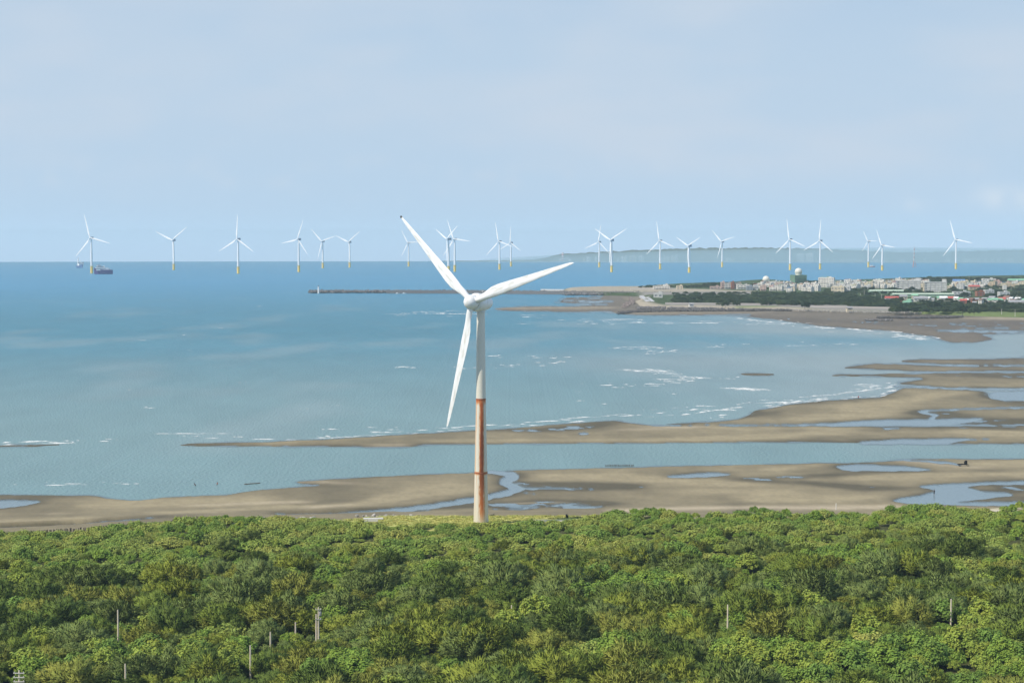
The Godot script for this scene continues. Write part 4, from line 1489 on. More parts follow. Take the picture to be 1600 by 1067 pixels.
# ---------------------------------------------------------------- ships
func hull_mesh(length: float, beam: float, depth: float, sheer: float, flare := 0.75) -> ArrayMesh:
	# bow towards +x, keel below the water
	var rings := []
	for i in 11:
		var f := i / 10.0
		var x := (f - 0.5) * length
		var w := beam * 0.5 * (1.0 - pow(maxf(0.0, f - 0.45) / 0.55, 2.4)) * (0.86 + 0.14 * minf(1.0, f * 5.0))
		w = maxf(w, 0.15)
		var top := depth + sheer * pow(maxf(0.0, f - 0.35) / 0.65, 2.0)
		var push := maxf(0.0, f - 0.75) * 0.18 * length
		rings.append([Vector3(x + push, top, w), Vector3(x + push * 0.3, 0.2, w * flare), Vector3(x, -2.0, w * flare * 0.7), Vector3(x, -2.0, -w * flare * 0.7), Vector3(x + push * 0.3, 0.2, -w * flare), Vector3(x + push, top, -w)])
	var st := start()
	for i in 10:
		for j in 6:
			quad(st, rings[i][j], rings[i][(j + 1) % 6], rings[i + 1][(j + 1) % 6], rings[i + 1][j])
	for k in 4:
		tri(st, rings[0][0], rings[0][k + 2] if k < 4 else rings[0][5], rings[0][k + 1])
		tri(st, rings[10][0], rings[10][k + 1], rings[10][k + 2])
	return st.commit()

func build_ships() -> void:
	var white := paint("ship white", lin(0.80, 0.80, 0.80), 0.5)
	var glass := paint("ship glass", lin(0.05, 0.07, 0.10), 0.2)
	var steel := paint("ship steel", lin(0.22, 0.27, 0.36), 0.6)
	# broad survey ship with a purple hull
	var p := hit(161.0, 428.3)
	var t := thing("offshore_ship", "broad ship with dark purple hull and white decks beside the leftmost turbine", "ship", p, deg_to_rad(200.0))
	var hull := paint("hull purple", lin(0.075, 0.06, 0.22), 0.5)
	part("hull", hull_mesh(50.0, 18.0, 12.0, 6.0), hull, t)
	bx("lower_deckhouse", Vector3(4, 14.5, 0), Vector3(34, 8.5, 15.0), white, t)
	bx("upper_deckhouse", Vector3(8, 20.5, 0), Vector3(22, 4.0, 13.5), white, t)
	var br := bx("bridge", Vector3(12, 24.1, 0), Vector3(10, 3.4, 15.5), white, t)
	for k in 3:
		bx("window_band", Vector3(9.5 + k * 1.2, [15.5, 20.7, 24.4][k], 0), Vector3([30.0, 21.0, 9.3][k], 1.1, [15.3, 13.8, 15.8][k]), glass, t)
	bx("funnel", Vector3(-2, 20.0, 4.0), Vector3(3.5, 7.0, 3.0), white, t)
	bx("helicopter_deck", Vector3(16, 26.7, 0), Vector3(9, 0.8, 13), steel, t)
	bx("aft_rail", Vector3(-13, 10.4, 0), Vector3(20, 1.6, 15.5), white, t)
	var st := start()
	rod(st, Vector3(-15, 9, -4), Vector3(-15, 17, -4), 1.3, 1.1, 8)
	rod(st, Vector3(-15, 17, -4), Vector3(-26, 6, -4), 0.9, 0.5, 6)
	part("crane", st.commit(), white, t)
	st = start()
	rod(st, Vector3(12, 24, 0), Vector3(12, 31, 0), 0.5, 0.3, 6)
	rod(st, Vector3(12, 28, -2.5), Vector3(12, 28, 2.5), 0.25, 0.25, 4)
	part("mast", st.commit(), steel, t)
	# tall white ship farther out
	p = hit(124.3, 418.6)
	t = thing("offshore_ship", "small far ship with blue hull and tall white upperworks left of the leftmost turbine", "ship", p, deg_to_rad(-60.0))
	part("hull", hull_mesh(52.0, 19.0, 8.0, 6.0), paint("hull blue", lin(0.08, 0.17, 0.36), 0.5), t)
	bx("deckhouse", Vector3(8, 13, 0), Vector3(16, 9, 17), white, t)
	bx("bridge", Vector3(9, 19.5, 0), Vector3(9, 4, 21), white, t)
	bx("window_band", Vector3(9, 19.8, 0), Vector3(9.3, 1.4, 21.3), glass, t)
	st = start()
	rod(st, Vector3(-8, 8, 5), Vector3(-8, 36, 5), 2.6, 2.0, 8)
	rod(st, Vector3(-8, 33, 5), Vector3(-2, 41, 5), 1.3, 0.9, 6)
	part("crane", st.commit(), white, t)
	st = start()
	rod(st, Vector3(9, 21, 0), Vector3(9, 30, 0), 0.9, 0.6, 6)
	part("mast", st.commit(), white, t)
	bx("aft_deck", Vector3(-18, 9, 0), Vector3(14, 1.5, 16), steel, t)
	# little red boat
	p = hit(1363.0, 417.3)
	t = thing("work_boat", "small boat with red hull and white cabin at an offshore turbine's foot", "boat", p, deg_to_rad(8.0))
	part("hull", hull_mesh(24.0, 7.0, 2.4, 2.0), paint("hull red", lin(0.45, 0.05, 0.05), 0.5), t)
	bx("cabin", Vector3(-1.0, 4.4, 0), Vector3(11, 4.0, 5.4), white, t)
	bx("wheelhouse", Vector3(1.0, 7.4, 0), Vector3(5, 2.4, 4.4), white, t)
	bx("window_band", Vector3(1.0, 7.6, 0), Vector3(5.2, 0.8, 4.6), glass, t)
	# little white boats near the pier
	for a in [[620.5, 459.5, "white boat at the pier nearest the big turbine's raised blade"], [631.0, 459.2, "tiny white boat by the pier, second left of the raised blade"]]:
		p = hit(a[0], a[1])
		t = thing("small_boat", a[2], "boat", p, 0.1)
		part("hull", hull_mesh(7.0, 2.4, 1.0, 0.8), white, t)
		bx("cabin", Vector3(-0.5, 1.8, 0), Vector3(2.4, 1.5, 1.7), white, t)

# ---------------------------------------------------------------- breakwaters of concrete blocks
func tetrapod_mesh() -> ArrayMesh:
	var st := start()
	for d in [Vector3(0, 1, 0), Vector3(0.94, -0.33, 0), Vector3(-0.47, -0.33, 0.82), Vector3(-0.47, -0.33, -0.82)]:
		rod(st, Vector3.ZERO, d, 0.42, 0.26, 6)
	return st.commit()

func wall_strip(a: Array, elev: float, width: float, tall: float, slope := 0.0) -> ArrayMesh:
	# a wall along survey points (x, y), its foot on the ground at elev
	var st := start()
	var prev := []
	for i in a.size() / 2:
		var p := hit(a[i * 2], a[i * 2 + 1], elev)
		var q := hit(a[mini(i + 1, a.size() / 2 - 1) * 2], a[mini(i + 1, a.size() / 2 - 1) * 2 + 1], elev)
		var o := hit(a[maxi(i - 1, 0) * 2], a[maxi(i - 1, 0) * 2 + 1], elev)
		var dir := (q - o)
		dir.y = 0
		dir = dir.normalized()
		var side := Vector3(-dir.z, 0, dir.x)
		var up := Vector3(0, tall, 0)
		var dn := Vector3(0, -2.5, 0)
		var row := [p + dn + side * (width * 0.5 + slope), p + up + side * width * 0.5, p + up - side * width * 0.5, p + dn - side * (width * 0.5 + slope)]
		if i > 0:
			for j in 3:
				quad(st, prev[j], row[j], row[j + 1], prev[j + 1])
		if i == 0:
			quad(st, row[0], row[1], row[2], row[3])
		elif i == a.size() / 2 - 1:
			quad(st, row[3], row[2], row[1], row[0])
		prev = row
	return st.commit()

func heap(parent: Node3D, called: String, a: Array, elev: float, count: int, size: float, spread_y: float, m: Mesh, mat: Material, seed_: int, lift := 0.0) -> void:
	rng.seed = seed_
	var list := []
	var spans := []
	var total := 0.0
	for i in a.size() / 2 - 1:
		var l := Vector2(a[i * 2 + 2] - a[i * 2], (a[i * 2 + 3] - a[i * 2 + 1]) * 4.0).length()
		total += l
		spans.append(total)
	for i in count:
		var r := rng.randf() * total
		var k := 0
		while k < spans.size() - 1 and spans[k] < r:
			k += 1
		var t := rng.randf()
		var p := hit(lerpf(a[k * 2], a[k * 2 + 2], t) + rng.randfn(0, 1.0), lerpf(a[k * 2 + 1], a[k * 2 + 3], t) + rng.randf_range(-1.0, 1.0) * spread_y, elev)
		var s := size * rng.randf_range(0.75, 1.25)
		p.y += s * 0.4 + lift * rng.randf()
		var b := Basis.from_euler(Vector3(rng.randf() * TAU, rng.randf() * TAU, rng.randf() * TAU)).scaled(Vector3(s, s, s))
		var g := rng.randf_range(0.6, 1.35)
		list.append([Transform3D(b, p), Color(g, g, g)])
	scatter(called, m, mat, list, parent)

func build_breakwater() -> void:
	var pod := tetrapod_mesh()
	var dark := paint("wet concrete", lin(0.10, 0.095, 0.10), 0.9)
	var block_grey := paint("block concrete", lin(0.19, 0.18, 0.18), 0.9, 0.3, true)
	var pale := paint("wall concrete", lin(0.36, 0.34, 0.33), 0.9)
	var line := [484, 457.6, 520, 457.3, 600, 457.4, 700, 457.6, 800, 458.2, 900, 459.2, 1000, 459.8]
	var t := thing("harbour_breakwater", "long low dark breakwater of concrete blocks reaching out into the sea", "breakwater", Vector3.ZERO)
	part("core", wall_strip(line, 0.0, 6.0, 2.2, 5.0), dark, t)
	part("parapet_wall", wall_strip([604, 456.6, 700, 456.9, 800, 457.5, 900, 458.4, 990, 459.0], 2.0, 2.0, 3.4), paint("pier wall", lin(0.17, 0.165, 0.17), 0.9), t)
	heap(t, "concrete_blocks", line, 0.0, 2600, 2.0, 0.9, pod, block_grey, 51, 2.4)
	t.set_meta("kind", "structure")
	var p := hit(497.3, 456.6, 3.0)
	t = thing("beacon", "small white harbour light near the end of the long breakwater", "beacon", p)
	part("shaft", lathe([Vector2(1.5, -2.0), Vector2(1.2, 7.0), Vector2(1.0, 9.0)], 14), paint("beacon white", lin(0.8, 0.8, 0.8), 0.5), t)
	part("gallery", lathe([Vector2(1.0, 9.0), Vector2(1.7, 9.0), Vector2(1.7, 9.5), Vector2(0.6, 9.5)], 14), paint("beacon white", Color.WHITE), t)
	part("lantern", lathe([Vector2(0.7, 9.5), Vector2(0.7, 10.9), Vector2(0.0, 11.6)], 12), paint("ship glass", Color.BLACK), t)
	# inner harbour mole with its pale wall
	t = thing("inner_mole", "pale harbour wall on a grey bank of blocks before the white harbour building", "breakwater", Vector3.ZERO)
	t.set_meta("kind", "structure")
	part("core", wall_strip([890, 460.5, 960, 460.2, 1040, 459.4, 1120, 457.6], 0.0, 10.0, 2.6, 6.0), paint("mole rubble", lin(0.24, 0.225, 0.22), 0.95), t)
	part("pale_wall", wall_strip([985, 453.2, 1020, 453.0, 1062, 452.6], 2.5, 2.5, 3.0), paint("bright wall", lin(0.68, 0.65, 0.62), 0.8), t)
	part("outer_wall", wall_strip([845, 454.0, 882, 454.2], 1.0, 3.0, 2.6), paint("bright wall", Color.WHITE), t)
	heap(t, "concrete_blocks", [880, 460.8, 960, 460.6, 1050, 459.8], 0.0, 900, 1.9, 1.1, pod, block_grey, 52, 2.0)
	# rows of blocks on the beach
	t = thing("block_groyne", "dark rows of concrete blocks on the sand at the headland's tip", "groyne", Vector3.ZERO)
	t.set_meta("kind", "structure")
	heap(t, "concrete_blocks", [966, 489.6, 1000, 486.5, 1060, 485.6, 1140, 485.0, 1200, 484.6, 1238, 484.8], 0.8, 1500, 1.35, 1.0, pod, paint("dark block", lin(0.12, 0.115, 0.115), 0.9, 0.3, true), 53)
	t = thing("block_groyne", "sparser upper rows of grey concrete blocks behind the dark ones at the headland's tip", "groyne", Vector3.ZERO)
	t.set_meta("kind", "structure")
	heap(t, "concrete_blocks", [995, 481.5, 1060, 481.2, 1160, 481.5], 1.4, 600, 1.25, 1.3, pod, block_grey, 54)
	heap(t, "rubble", [975, 478.0, 990, 472.5, 985, 467.5], 0.6, 500, 1.2, 3.2, pod, paint("brown rubble", lin(0.24, 0.2, 0.185), 0.95, 0.3, true), 58)
	t = thing("block_groyne", "short dark double row of concrete blocks on the right of the far beach", "groyne", Vector3.ZERO)
	t.set_meta("kind", "structure")
	heap(t, "concrete_blocks", [1372, 496.3, 1430, 496.6, 1480, 496.0, 1506, 495.0], 1.2, 620, 1.2, 0.7, pod, paint("dark block", Color.WHITE), 55)
	heap(t, "lower_blocks", [1352, 500.5, 1395, 500.5], 0.9, 150, 1.1, 0.5, pod, block_grey, 56)
	# sloping seawall and rubble along the shore road
	t = thing("seawall", "long grey sloping seawall along the foot of the grove", "seawall", Vector3.ZERO)
	t.set_meta("kind", "structure")
	part("slope", wall_strip([1040, 477.2, 1100, 477.6, 1202, 478.6], 2.0, 6.0, 3.6, 6.0), paint("seawall grey", lin(0.21, 0.205, 0.215), 0.9), t)
	part("slope", wall_strip([1262, 482.0, 1330, 483.4, 1405, 484.8], 2.0, 5.0, 3.4, 5.0), paint("seawall grey", Color.WHITE), t)
	part("coping", wall_strip([1040, 473.6, 1100, 474.1, 1202, 475.0], 5.4, 1.0, 0.9), pale, t)
	part("coping", wall_strip([1262, 478.2, 1330, 479.6, 1405, 481.0], 5.2, 1.0, 0.9), pale, t)
	heap(t, "rubble", [1232, 483.6, 1320, 486.5, 1440, 488.5], 1.6, 900, 1.0, 1.5, pod, paint("pale rubble", lin(0.33, 0.31, 0.29), 0.95, 0.3, true), 57)

# ---------------------------------------------------------------- groves on the headland
func build_groves() -> void:
	var lists := [[], [], []]
	rng.seed = 303
	# areas: survey polygon box x0 x1 and y range, count, size
	for a in [[1050, 1180, 458.5, 473.5, 330, 4.0], [1180, 1330, 459.5, 477.0, 480, 5.2], [1120, 1340, 463.0, 477.5, 300, 5.0], [1330, 1410, 466.0, 481.0, 330, 5.2], [1395, 1600, 478.0, 488.0, 330, 5.0], [1430, 1640, 468.0, 482.0, 130, 5.0], [1540, 1640, 449.0, 466.0, 140, 5.5],
			[1160, 1250, 444.0, 452.0, 90, 5.0], [1100, 1160, 443.8, 447.0, 110, 4.5], [1000, 1130, 447.2, 449.6, 120, 3.6], [1250, 1440, 439.8, 443.0, 150, 4.5], [1430, 1640, 435.5, 442.5, 420, 5.5], [1290, 1420, 452.0, 462.0, 110, 5.0], [1400, 1560, 446.0, 462.0, 120, 4.6], [1560, 1640, 462, 486, 90, 5.0]]:
		for i in a[4]:
			var p := land_at(rng.randf_range(a[0], a[1]), rng.randf_range(a[2], a[3]))
			if rng.randf() < 0.15:
				continue
			add_grove_tree(lists, p, a[5] * rng.randf_range(0.6, 1.25) / 6.0)
	var whole := Node3D.new()
	whole.name = "headland_grove"
	add_child(whole)
	tag(whole, "dark green wood covering the headland before and behind the village", "trees", "", "stuff")
	for i in 3:
		scatter("foliage", wispy[i], foliage("scattered leaves 0", Color.WHITE, 0.4), lists[i], whole)
	# trees that stand out singly
	var bark := paint("bark", Color.BROWN)
	var stem := stem_mesh(5.0, 0.16, 5)
	for a in [[1133.5, 479.2, 1.35, "dark solitary shrub tree standing on the sand by the seawall"], [1505, 490.5, 2.0, "big dark tree at the beach edge beside the right end of the block row"], [1523, 491.5, 1.9, "big dark tree right beside the biggest one at the beach edge"], [1460, 484.5, 2.2, "tall dark tree in front of the white shed with the red roof"], [1443, 489.0, 1.3, "small dark tree at the beach edge above the short block row"],
			[1258, 482.0, 1.6, "dark tree at the left end of the rubble seawall"], [1406, 485.2, 1.2, "small tree beside the little green house"], [1570, 481.0, 1.7, "rounded tree before the cream sheds at the far right"], [1508, 466.0, 1.9, "dark pointed tree between the low white sheds and the brick house"], [1426, 454.5, 1.5, "round tree in front of the right grey block"], [1330, 447.0, 1.2, "small tree among the cream houses"]]:
		var p := land_at(a[0], a[1])
		p.y += 0.0
		var o := thing("headland_tree", a[3], "tree", p, rng.randf() * TAU, "single trees of the headland")
		part("crown", wispy[rng.randi() % 5], foliage("headland leaves", lin(0.045, 0.075, 0.032), 0.3), o)
		part("trunk", stem, bark, o)
		o.scale = Vector3.ONE * a[2]

func add_grove_tree(lists: Array, p: Vector3, size: float) -> void:
	p.y -= 0.3
	var b := Basis(Vector3.UP, rng.randf() * TAU).scaled(Vector3(size * 1.5, size * 1.1, size * 1.5))
	var g := rng.randf()
	lists[rng.randi() % 3].append([Transform3D(b, p), Color(0.040, 0.070, 0.030).lerp(Color(0.075, 0.105, 0.040), g * g)])

# ---------------------------------------------------------------- the village
var house_list := []

func wall_paint(name_: String) -> StandardMaterial3D:
	var tones := {"white": lin(0.86, 0.85, 0.83), "cream": lin(0.78, 0.70, 0.55), "pale pink": lin(0.68, 0.52, 0.48), "light grey": lin(0.70, 0.72, 0.74), "tan": lin(0.62, 0.52, 0.38), "brick red": lin(0.38, 0.15, 0.09), "mint green": lin(0.42, 0.62, 0.48), "blue-grey": lin(0.36, 0.42, 0.50), "dark grey": lin(0.2, 0.2, 0.22), "green": lin(0.17, 0.32, 0.22)}
	var key := "wall " + name_
	if mats.has(key):
		return mats[key]
	var m := paint(key, tones[name_], 0.9)
	m.detail_enabled = true
	m.detail_blend_mode = BaseMaterial3D.BLEND_MODE_MUL
	m.detail_albedo = stain_texture()
	m.uv1_triplanar = false
	return m

var stains: ImageTexture

func stain_texture() -> ImageTexture:
	if stains:
		return stains
	var im := Image.create(64, 64, false, Image.FORMAT_RGBA8)
	for j in 64:
		for i in 64:
			var g := 0.86 + 0.14 * noise2.get_noise_2d(i / 9.0, j / 26.0)
			im.set_pixel(i, j, Color(g, g * 0.99, g * 0.97, 1.0))
	stains = ImageTexture.create_from_image(im)
	return stains

func roof_paint(name_: String) -> StandardMaterial3D:
	var tones := {"red": lin(0.42, 0.09, 0.07), "green": lin(0.20, 0.40, 0.26), "blue": lin(0.12, 0.24, 0.48), "grey": lin(0.30, 0.30, 0.31), "white": lin(0.7, 0.7, 0.7), "brown": lin(0.22, 0.13, 0.10)}
	return paint("roof " + name_, tones[name_], 0.7)

# a house by survey numbers: centre x, foot y, width and height; depth and turn in metres and radians
func house(px: float, py: float, w_px: float, h_px: float, depth: float, wall: String, roof: String, floors: int, turn: float, label: String, group := "houses of the headland village", called := "village_house", category := "house") -> Node3D:
	var p := land_at(px, py)
	var s := Vector2(p.x, p.z).length() / F
	var w := w_px * s
	var h := h_px * s
	p.z -= depth * 0.5
	var t := thing(called, label, category, p, turn, group)
	var m := wall_paint(wall)
	var glass := paint("house glass", lin(0.13, 0.15, 0.18), 0.3)
	bx("wall", Vector3(0, h / 2 - 1.0, 0), Vector3(w, h + 2.0, depth), m, t)
	if roof.begins_with("flat"):
		# parapet, stair house and water tank
		for e in [[0, depth / 2 - 0.15, w, 0.3], [0, -depth / 2 + 0.15, w, 0.3]]:
			bx("parapet", Vector3(e[0], h + 0.45, e[1]), Vector3(e[2], 0.9, e[3]), m, t)
		bx("parapet", Vector3(w / 2 - 0.15, h + 0.45, 0), Vector3(0.3, 0.9, depth - 0.61), m, t)
		bx("parapet", Vector3(-w / 2 + 0.15, h + 0.45, 0), Vector3(0.3, 0.9, depth - 0.61), m, t)
		bx("stair_house", Vector3(w * 0.22, h + 1.3, -depth * 0.15), Vector3(minf(w * 0.34, 4.0), 2.6, minf(depth * 0.4, 4.0)), m, t)
		if roof.length() > 5:
			bx("roof_shelter", Vector3(-w * 0.12, h + 2.3, 0), Vector3(w * 0.62, 0.3, depth * 0.7), roof_paint(roof.substr(5)), t)
			for e in [-1, 1]:
				bx("shelter_post", Vector3(-w * 0.12 + e * w * 0.27, h + 1.1, depth * 0.3), Vector3(0.3, 2.2, 0.3), roof_paint("grey"), t)
	else:
		var st := start()
		var rise := minf(depth, w) * 0.22 + 0.6
		var x := w / 2 + 0.4
		var z := depth / 2 + 0.5
		quad(st, Vector3(-x, 0, z), Vector3(x, 0, z), Vector3(x, rise, 0), Vector3(-x, rise, 0))
		quad(st, Vector3(x, 0, -z), Vector3(-x, 0, -z), Vector3(-x, rise, 0), Vector3(x, rise, 0))
		tri(st, Vector3(x, 0, z), Vector3(x, 0, -z), Vector3(x, rise, 0))
		tri(st, Vector3(-x, 0, -z), Vector3(-x, 0, z), Vector3(-x, rise, 0))
		part("roof", st.commit(), roof_paint(roof), t).position.y = h + 0.05
	var across := clampi(int(w / 4.5), 1, 7)
	for f in floors:
		for k in across:
			var ww := w / across * rng.randf_range(0.35, 0.55)
			bx("window", Vector3(w * ((k + 0.5) / across - 0.5), h * (f + 0.52) / floors, depth / 2 + 0.03), Vector3(ww, h / floors * 0.34, 0.12), glass, t)
		bx("side_window", Vector3(-w / 2 - 0.03, h * (f + 0.55) / floors, depth * 0.1), Vector3(0.12, h / floors * 0.34, depth * 0.2), glass, t)
		if floors > 1 and f > 0 and rng.randf() < 0.45:
			bx("balcony", Vector3(0, h * f / floors, depth / 2 + 0.5), Vector3(w * 0.8, 0.9, 1.0), m, t)
	return t

func build_village() -> void:
	rng.seed = 404
	# landmarks
	house(1249.5, 443.0, 20.0, 12.5, 24.0, "green", "flat", 3, 0.25, "big green block carrying the radar dome", "", "radar_building", "building")
	var g := land_at(1249.5, 443.0)
	var s := Vector2(g.x, g.z).length() / F
	var dome := paint("dome white", lin(0.66, 0.66, 0.60), 0.6)
	var t := thing("radar_dome", "cream radar dome on top of the green block", "radar dome", g + Vector3(0, 12.5 * s + 0.9, -12.0))
	radome(t, 5.7 * s, dome)
	g = land_at(1197.5, 441.5)
	s = Vector2(g.x, g.z).length() / F
	t = thing("radar_dome", "white radar dome on the low green mound left of the green block", "radar dome", g + Vector3(0, 0.2, 0))
	radome(t, 5.5 * s, dome)
	bx("base_hut", Vector3(7.0, 1.0, 6.0), Vector3(6, 3, 5), wall_paint("white"), t)
	var rm := start()
	var a0 := land_at(1176, 443.5)
	var a1 := land_at(1193, 438.5)
	quad(rm, a0 + Vector3(-2, 0.6, 0), a0 + Vector3(3, 0.6, 8), a1 + Vector3(3, 0.6, 8), a1 + Vector3(-2, 0.6, 0))
	struct("dome_road", rm.commit(), paint("pale road", lin(0.6, 0.58, 0.52), 0.9), "pale ramp road climbing to the left radar dome", "road")
	# two big grey blocks with storey bands
	for e in [[1422.5, 454.0, 36.0, 14.5, "left one of two big grey four-storey blocks in the village"], [1465.0, 456.6, 33.0, 15.0, "right one of two big grey four-storey blocks in the village"]]:
		var p := land_at(e[0], e[1])
		var k := Vector2(p.x, p.z).length() / F
		var w: float = e[2] * k
		var h: float = e[3] * k
		t = thing("school_block", e[4], "building", p + Vector3(0, 0, -10), -0.22)
		var grey := wall_paint("light grey")
		bx("wall", Vector3(0, h / 2 - 1, 0), Vector3(w, h + 2, 18), grey, t)
		for f in 4:
			bx("storey_band", Vector3(0, h * (f + 1) / 4.0 - 0.3, 9.1), Vector3(w, 0.5, 0.5), paint("band grey", lin(0.36, 0.37, 0.39), 0.9), t)
			for c in 6:
				if c == 0:
					bx("window", Vector3(w * -0.43, h * (f + 0.5) / 4.0, 9.05), Vector3(w * 0.06, h * 0.11, 0.2), paint("house glass", Color.BLACK), t)
		for c in 5:
			bx("pilaster", Vector3(w * (c / 4.0 - 0.5) * 0.98, h / 2, 9.2), Vector3(0.5, h, 0.6), paint("band grey", Color.GRAY), t)
		bx("stair_tower", Vector3(w * 0.38, h / 2 + 2.0, -2), Vector3(w * 0.2, h + 6.0, 10), grey, t)
		bx("roof_edge", Vector3(0, h + 0.3, 0), Vector3(w + 0.8, 0.6, 19), grey, t)
	# long green sheds
	for e in [[1386.5, 459.0, 52.0, 5.4, "long green shed left of the grey blocks"], [1444.0, 463.8, 94.0, 5.0, "longest green shed stretching before the grey blocks"]]:
		var p := land_at(e[0], e[1])
		var k := Vector2(p.x, p.z).length() / F
		var w: float = e[2] * k
		var h: float = e[3] * k
		t = thing("long_shed", e[4], "shed", p + Vector3(0, 0, -9), 0.03)
		bx("wall", Vector3(0, h * 0.4 - 0.5, 0), Vector3(w, h * 0.8 + 1, 16), paint("shed green", lin(0.27, 0.40, 0.29), 0.8), t)
		var st := start()
		quad(st, Vector3(-w / 2 - 0.5, 0, 8.6), Vector3(w / 2 + 0.5, 0, 8.6), Vector3(w / 2 + 0.5, h * 0.3, 0), Vector3(-w / 2 - 0.5, h * 0.3, 0))
		quad(st, Vector3(w / 2 + 0.5, 0, -8.6), Vector3(-w / 2 - 0.5, 0, -8.6), Vector3(-w / 2 - 0.5, h * 0.3, 0), Vector3(w / 2 + 0.5, h * 0.3, 0))
		part("roof", st.commit(), paint("shed roof", lin(0.52, 0.62, 0.48), 0.6), t).position.y = h * 0.8 + 0.05
		for c in 8:
			bx("post", Vector3(w * ((c + 0.5) / 8.0 - 0.5), h * 0.38, 8.06), Vector3(0.5, h * 0.74, 0.25), paint("shed post", lin(0.12, 0.2, 0.16), 0.8), t)
	# pink school by the harbour
	house(1130.0, 451.6, 6.0, 10.5, 9.0, "pale pink", "flat", 3, 0.0, "narrow pink tower wing at the left end of the pink school", "wings of the pink school", "school_wing", "building")
	house(1138.0, 451.6, 11.0, 8.6, 9.0, "light grey", "flat blue", 3, 0.0, "grey middle wing of the pink school between pink towers", "wings of the pink school", "school_wing", "building")
	house(1145.5, 451.6, 4.6, 10.5, 9.0, "brick red", "flat", 3, 0.0, "reddish narrow tower wing inside the pink school", "wings of the pink school", "school_wing", "building")
	house(1154.0, 451.4, 11.0, 8.2, 9.0, "pale pink", "flat blue", 3, 0.0, "pale right wing of the pink school with blue roof", "wings of the pink school", "school_wing", "building")
	house(1118.0, 451.6, 16.0, 3.6, 7.0, "pale pink", "flat", 1, 0.0, "low pink shed between the pink school and the cream hut", "", "low_annex", "building")
	house(1062.5, 452.3, 10.0, 5.2, 9.0, "cream", "flat", 2, 0.0, "small cream hut right of the white harbour building", "", "cream_hut", "building")
	house(1034.0, 452.0, 26.0, 4.4, 10.0, "white", "flat", 2, 0.0, "long white harbour building at the tip of the headland", "", "harbour_building", "building")
	house(1040.5, 450.8, 8.0, 5.6, 8.0, "white", "flat", 2, 0.0, "taller white middle part rising behind the long harbour building", "", "harbour_building", "building")
	house(1029.0, 465.0, 14.0, 6.6, 9.0, "light grey", "flat", 1, -0.12, "square grey concrete shelter on the grassy tip of the headland", "", "concrete_shelter", "building")
	# ramps at the tip
	for e in [[1002.5, 461.8, 1013.0, 471.0, 3.2, "left of two slanting grey concrete ramps at the headland's tip"], [1012.0, 464.0, 1022.5, 472.5, 2.6, "right of two slanting concrete ramps at the headland's tip"]]:
		var p := hit(e[0], e[1], 4.5)
		var q := hit(e[2], e[3], 4.0)
		var st := start()
		var w: float = e[4]
		var dn := Vector3(0, -3, 0)
		var c := [p + Vector3(-w, 0, 0), q + Vector3(-w, 0, 0), q + Vector3(w, 0, 0), p + Vector3(w, 0, 0)]
		quad(st, c[0], c[1], c[2], c[3])
		for i in 4:
			quad(st, c[(i + 1) % 4], c[i], c[i] + dn, c[(i + 1) % 4] + dn)
		t = thing("concrete_ramp", e[5], "ramp", Vector3.ZERO)
		part("slab", st.commit(), paint("ramp grey", lin(0.42, 0.42, 0.43), 0.9), t)
	house(1080.5, 478.2, 7.0, 3.0, 4.0, "white", "grey", 1, 0.2, "tiny white hut on the seawall left of the solitary shrub", "", "small_hut", "hut")
	house(1328.0, 484.6, 9.0, 3.6, 4.0, "cream", "grey", 1, 0.2, "tiny cream hut on the rubble seawall", "", "small_hut", "hut")
	# named houses
	house(1293.0, 449.0, 24.0, 14.5, 12.0, "white", "flat", 4, -0.35, "tall white terrace just right of the green radar block")
	house(1291.0, 442.0, 17.0, 8.0, 10.0, "mint green", "flat green", 2, -0.35, "mint green house topping the white terrace right of the radar block")
	house(1311.0, 458.0, 20.0, 9.5, 12.0, "cream", "flat", 2, -0.3, "cream house at the wood's edge, joined to a light grey one")
	house(1322.5, 457.6, 16.0, 9.8, 12.0, "light grey", "flat", 2, -0.3, "plain light grey house at the wood's edge beside a cream one")
	house(1162.0, 452.0, 20.0, 6.6, 11.0, "white", "flat green", 2, 0.0, "white house with green roof shelter standing apart left of the village")
	house(1172.0, 453.5, 10.0, 6.0, 9.0, "blue-grey", "flat", 2, 0.0, "blue-grey house just right of the white house with green shelter")
	house(1395.0, 470.6, 20.0, 4.6, 9.0, "white", "red", 1, 0.05, "white shed with red roof at the right edge of the wood")
	house(1413.0, 468.6, 11.0, 5.2, 8.0, "cream", "grey", 1, 0.0, "low cream house right of the red-roofed shed")
	house(1419.0, 477.6, 12.0, 5.0, 7.0, "mint green", "green", 1, 0.2, "little bright green house in front of the red-roofed shed")
	house(1411.0, 475.0, 6.0, 3.2, 5.0, "brick red", "red", 1, 0.0, "tiny red shed beside the little bright green house")
	house(1440.0, 471.5, 22.0, 5.0, 9.0, "white", "grey", 1, 0.05, "low white shed below the longest green shed")
	house(1476.0, 471.0, 11.0, 5.2, 9.0, "white", "white", 1, 0.0, "low white house at the left end of a red-roofed shed row")
	house(1487.0, 470.8, 12.0, 4.6, 9.0, "cream", "red", 1, 0.0, "shed with red roof beside the low white house")
	house(1570.5, 463.6, 16.0, 6.6, 10.0, "light grey", "flat", 2, 0.1, "grey house below the white water tower")
	t = thing("water_tower", "square white water tower on legs above a grey house", "water tower", land_at(1570.5, 458.0))
	bx("tank", Vector3(0, 9.5, 0), Vector3(5.6, 7.0, 5.6), wall_paint("white"), t)
	for c in 4:
		bx("leg", Vector3(2.2 if c & 1 else -2.2, 3.0, 2.2 if c & 2 else -2.2), Vector3(0.6, 6.0, 0.6), wall_paint("light grey"), t)
	house(1533.0, 463.0, 12.0, 7.0, 9.0, "brick red", "flat", 2, 0.1, "brick red house left of a light grey one in the right half of the village")
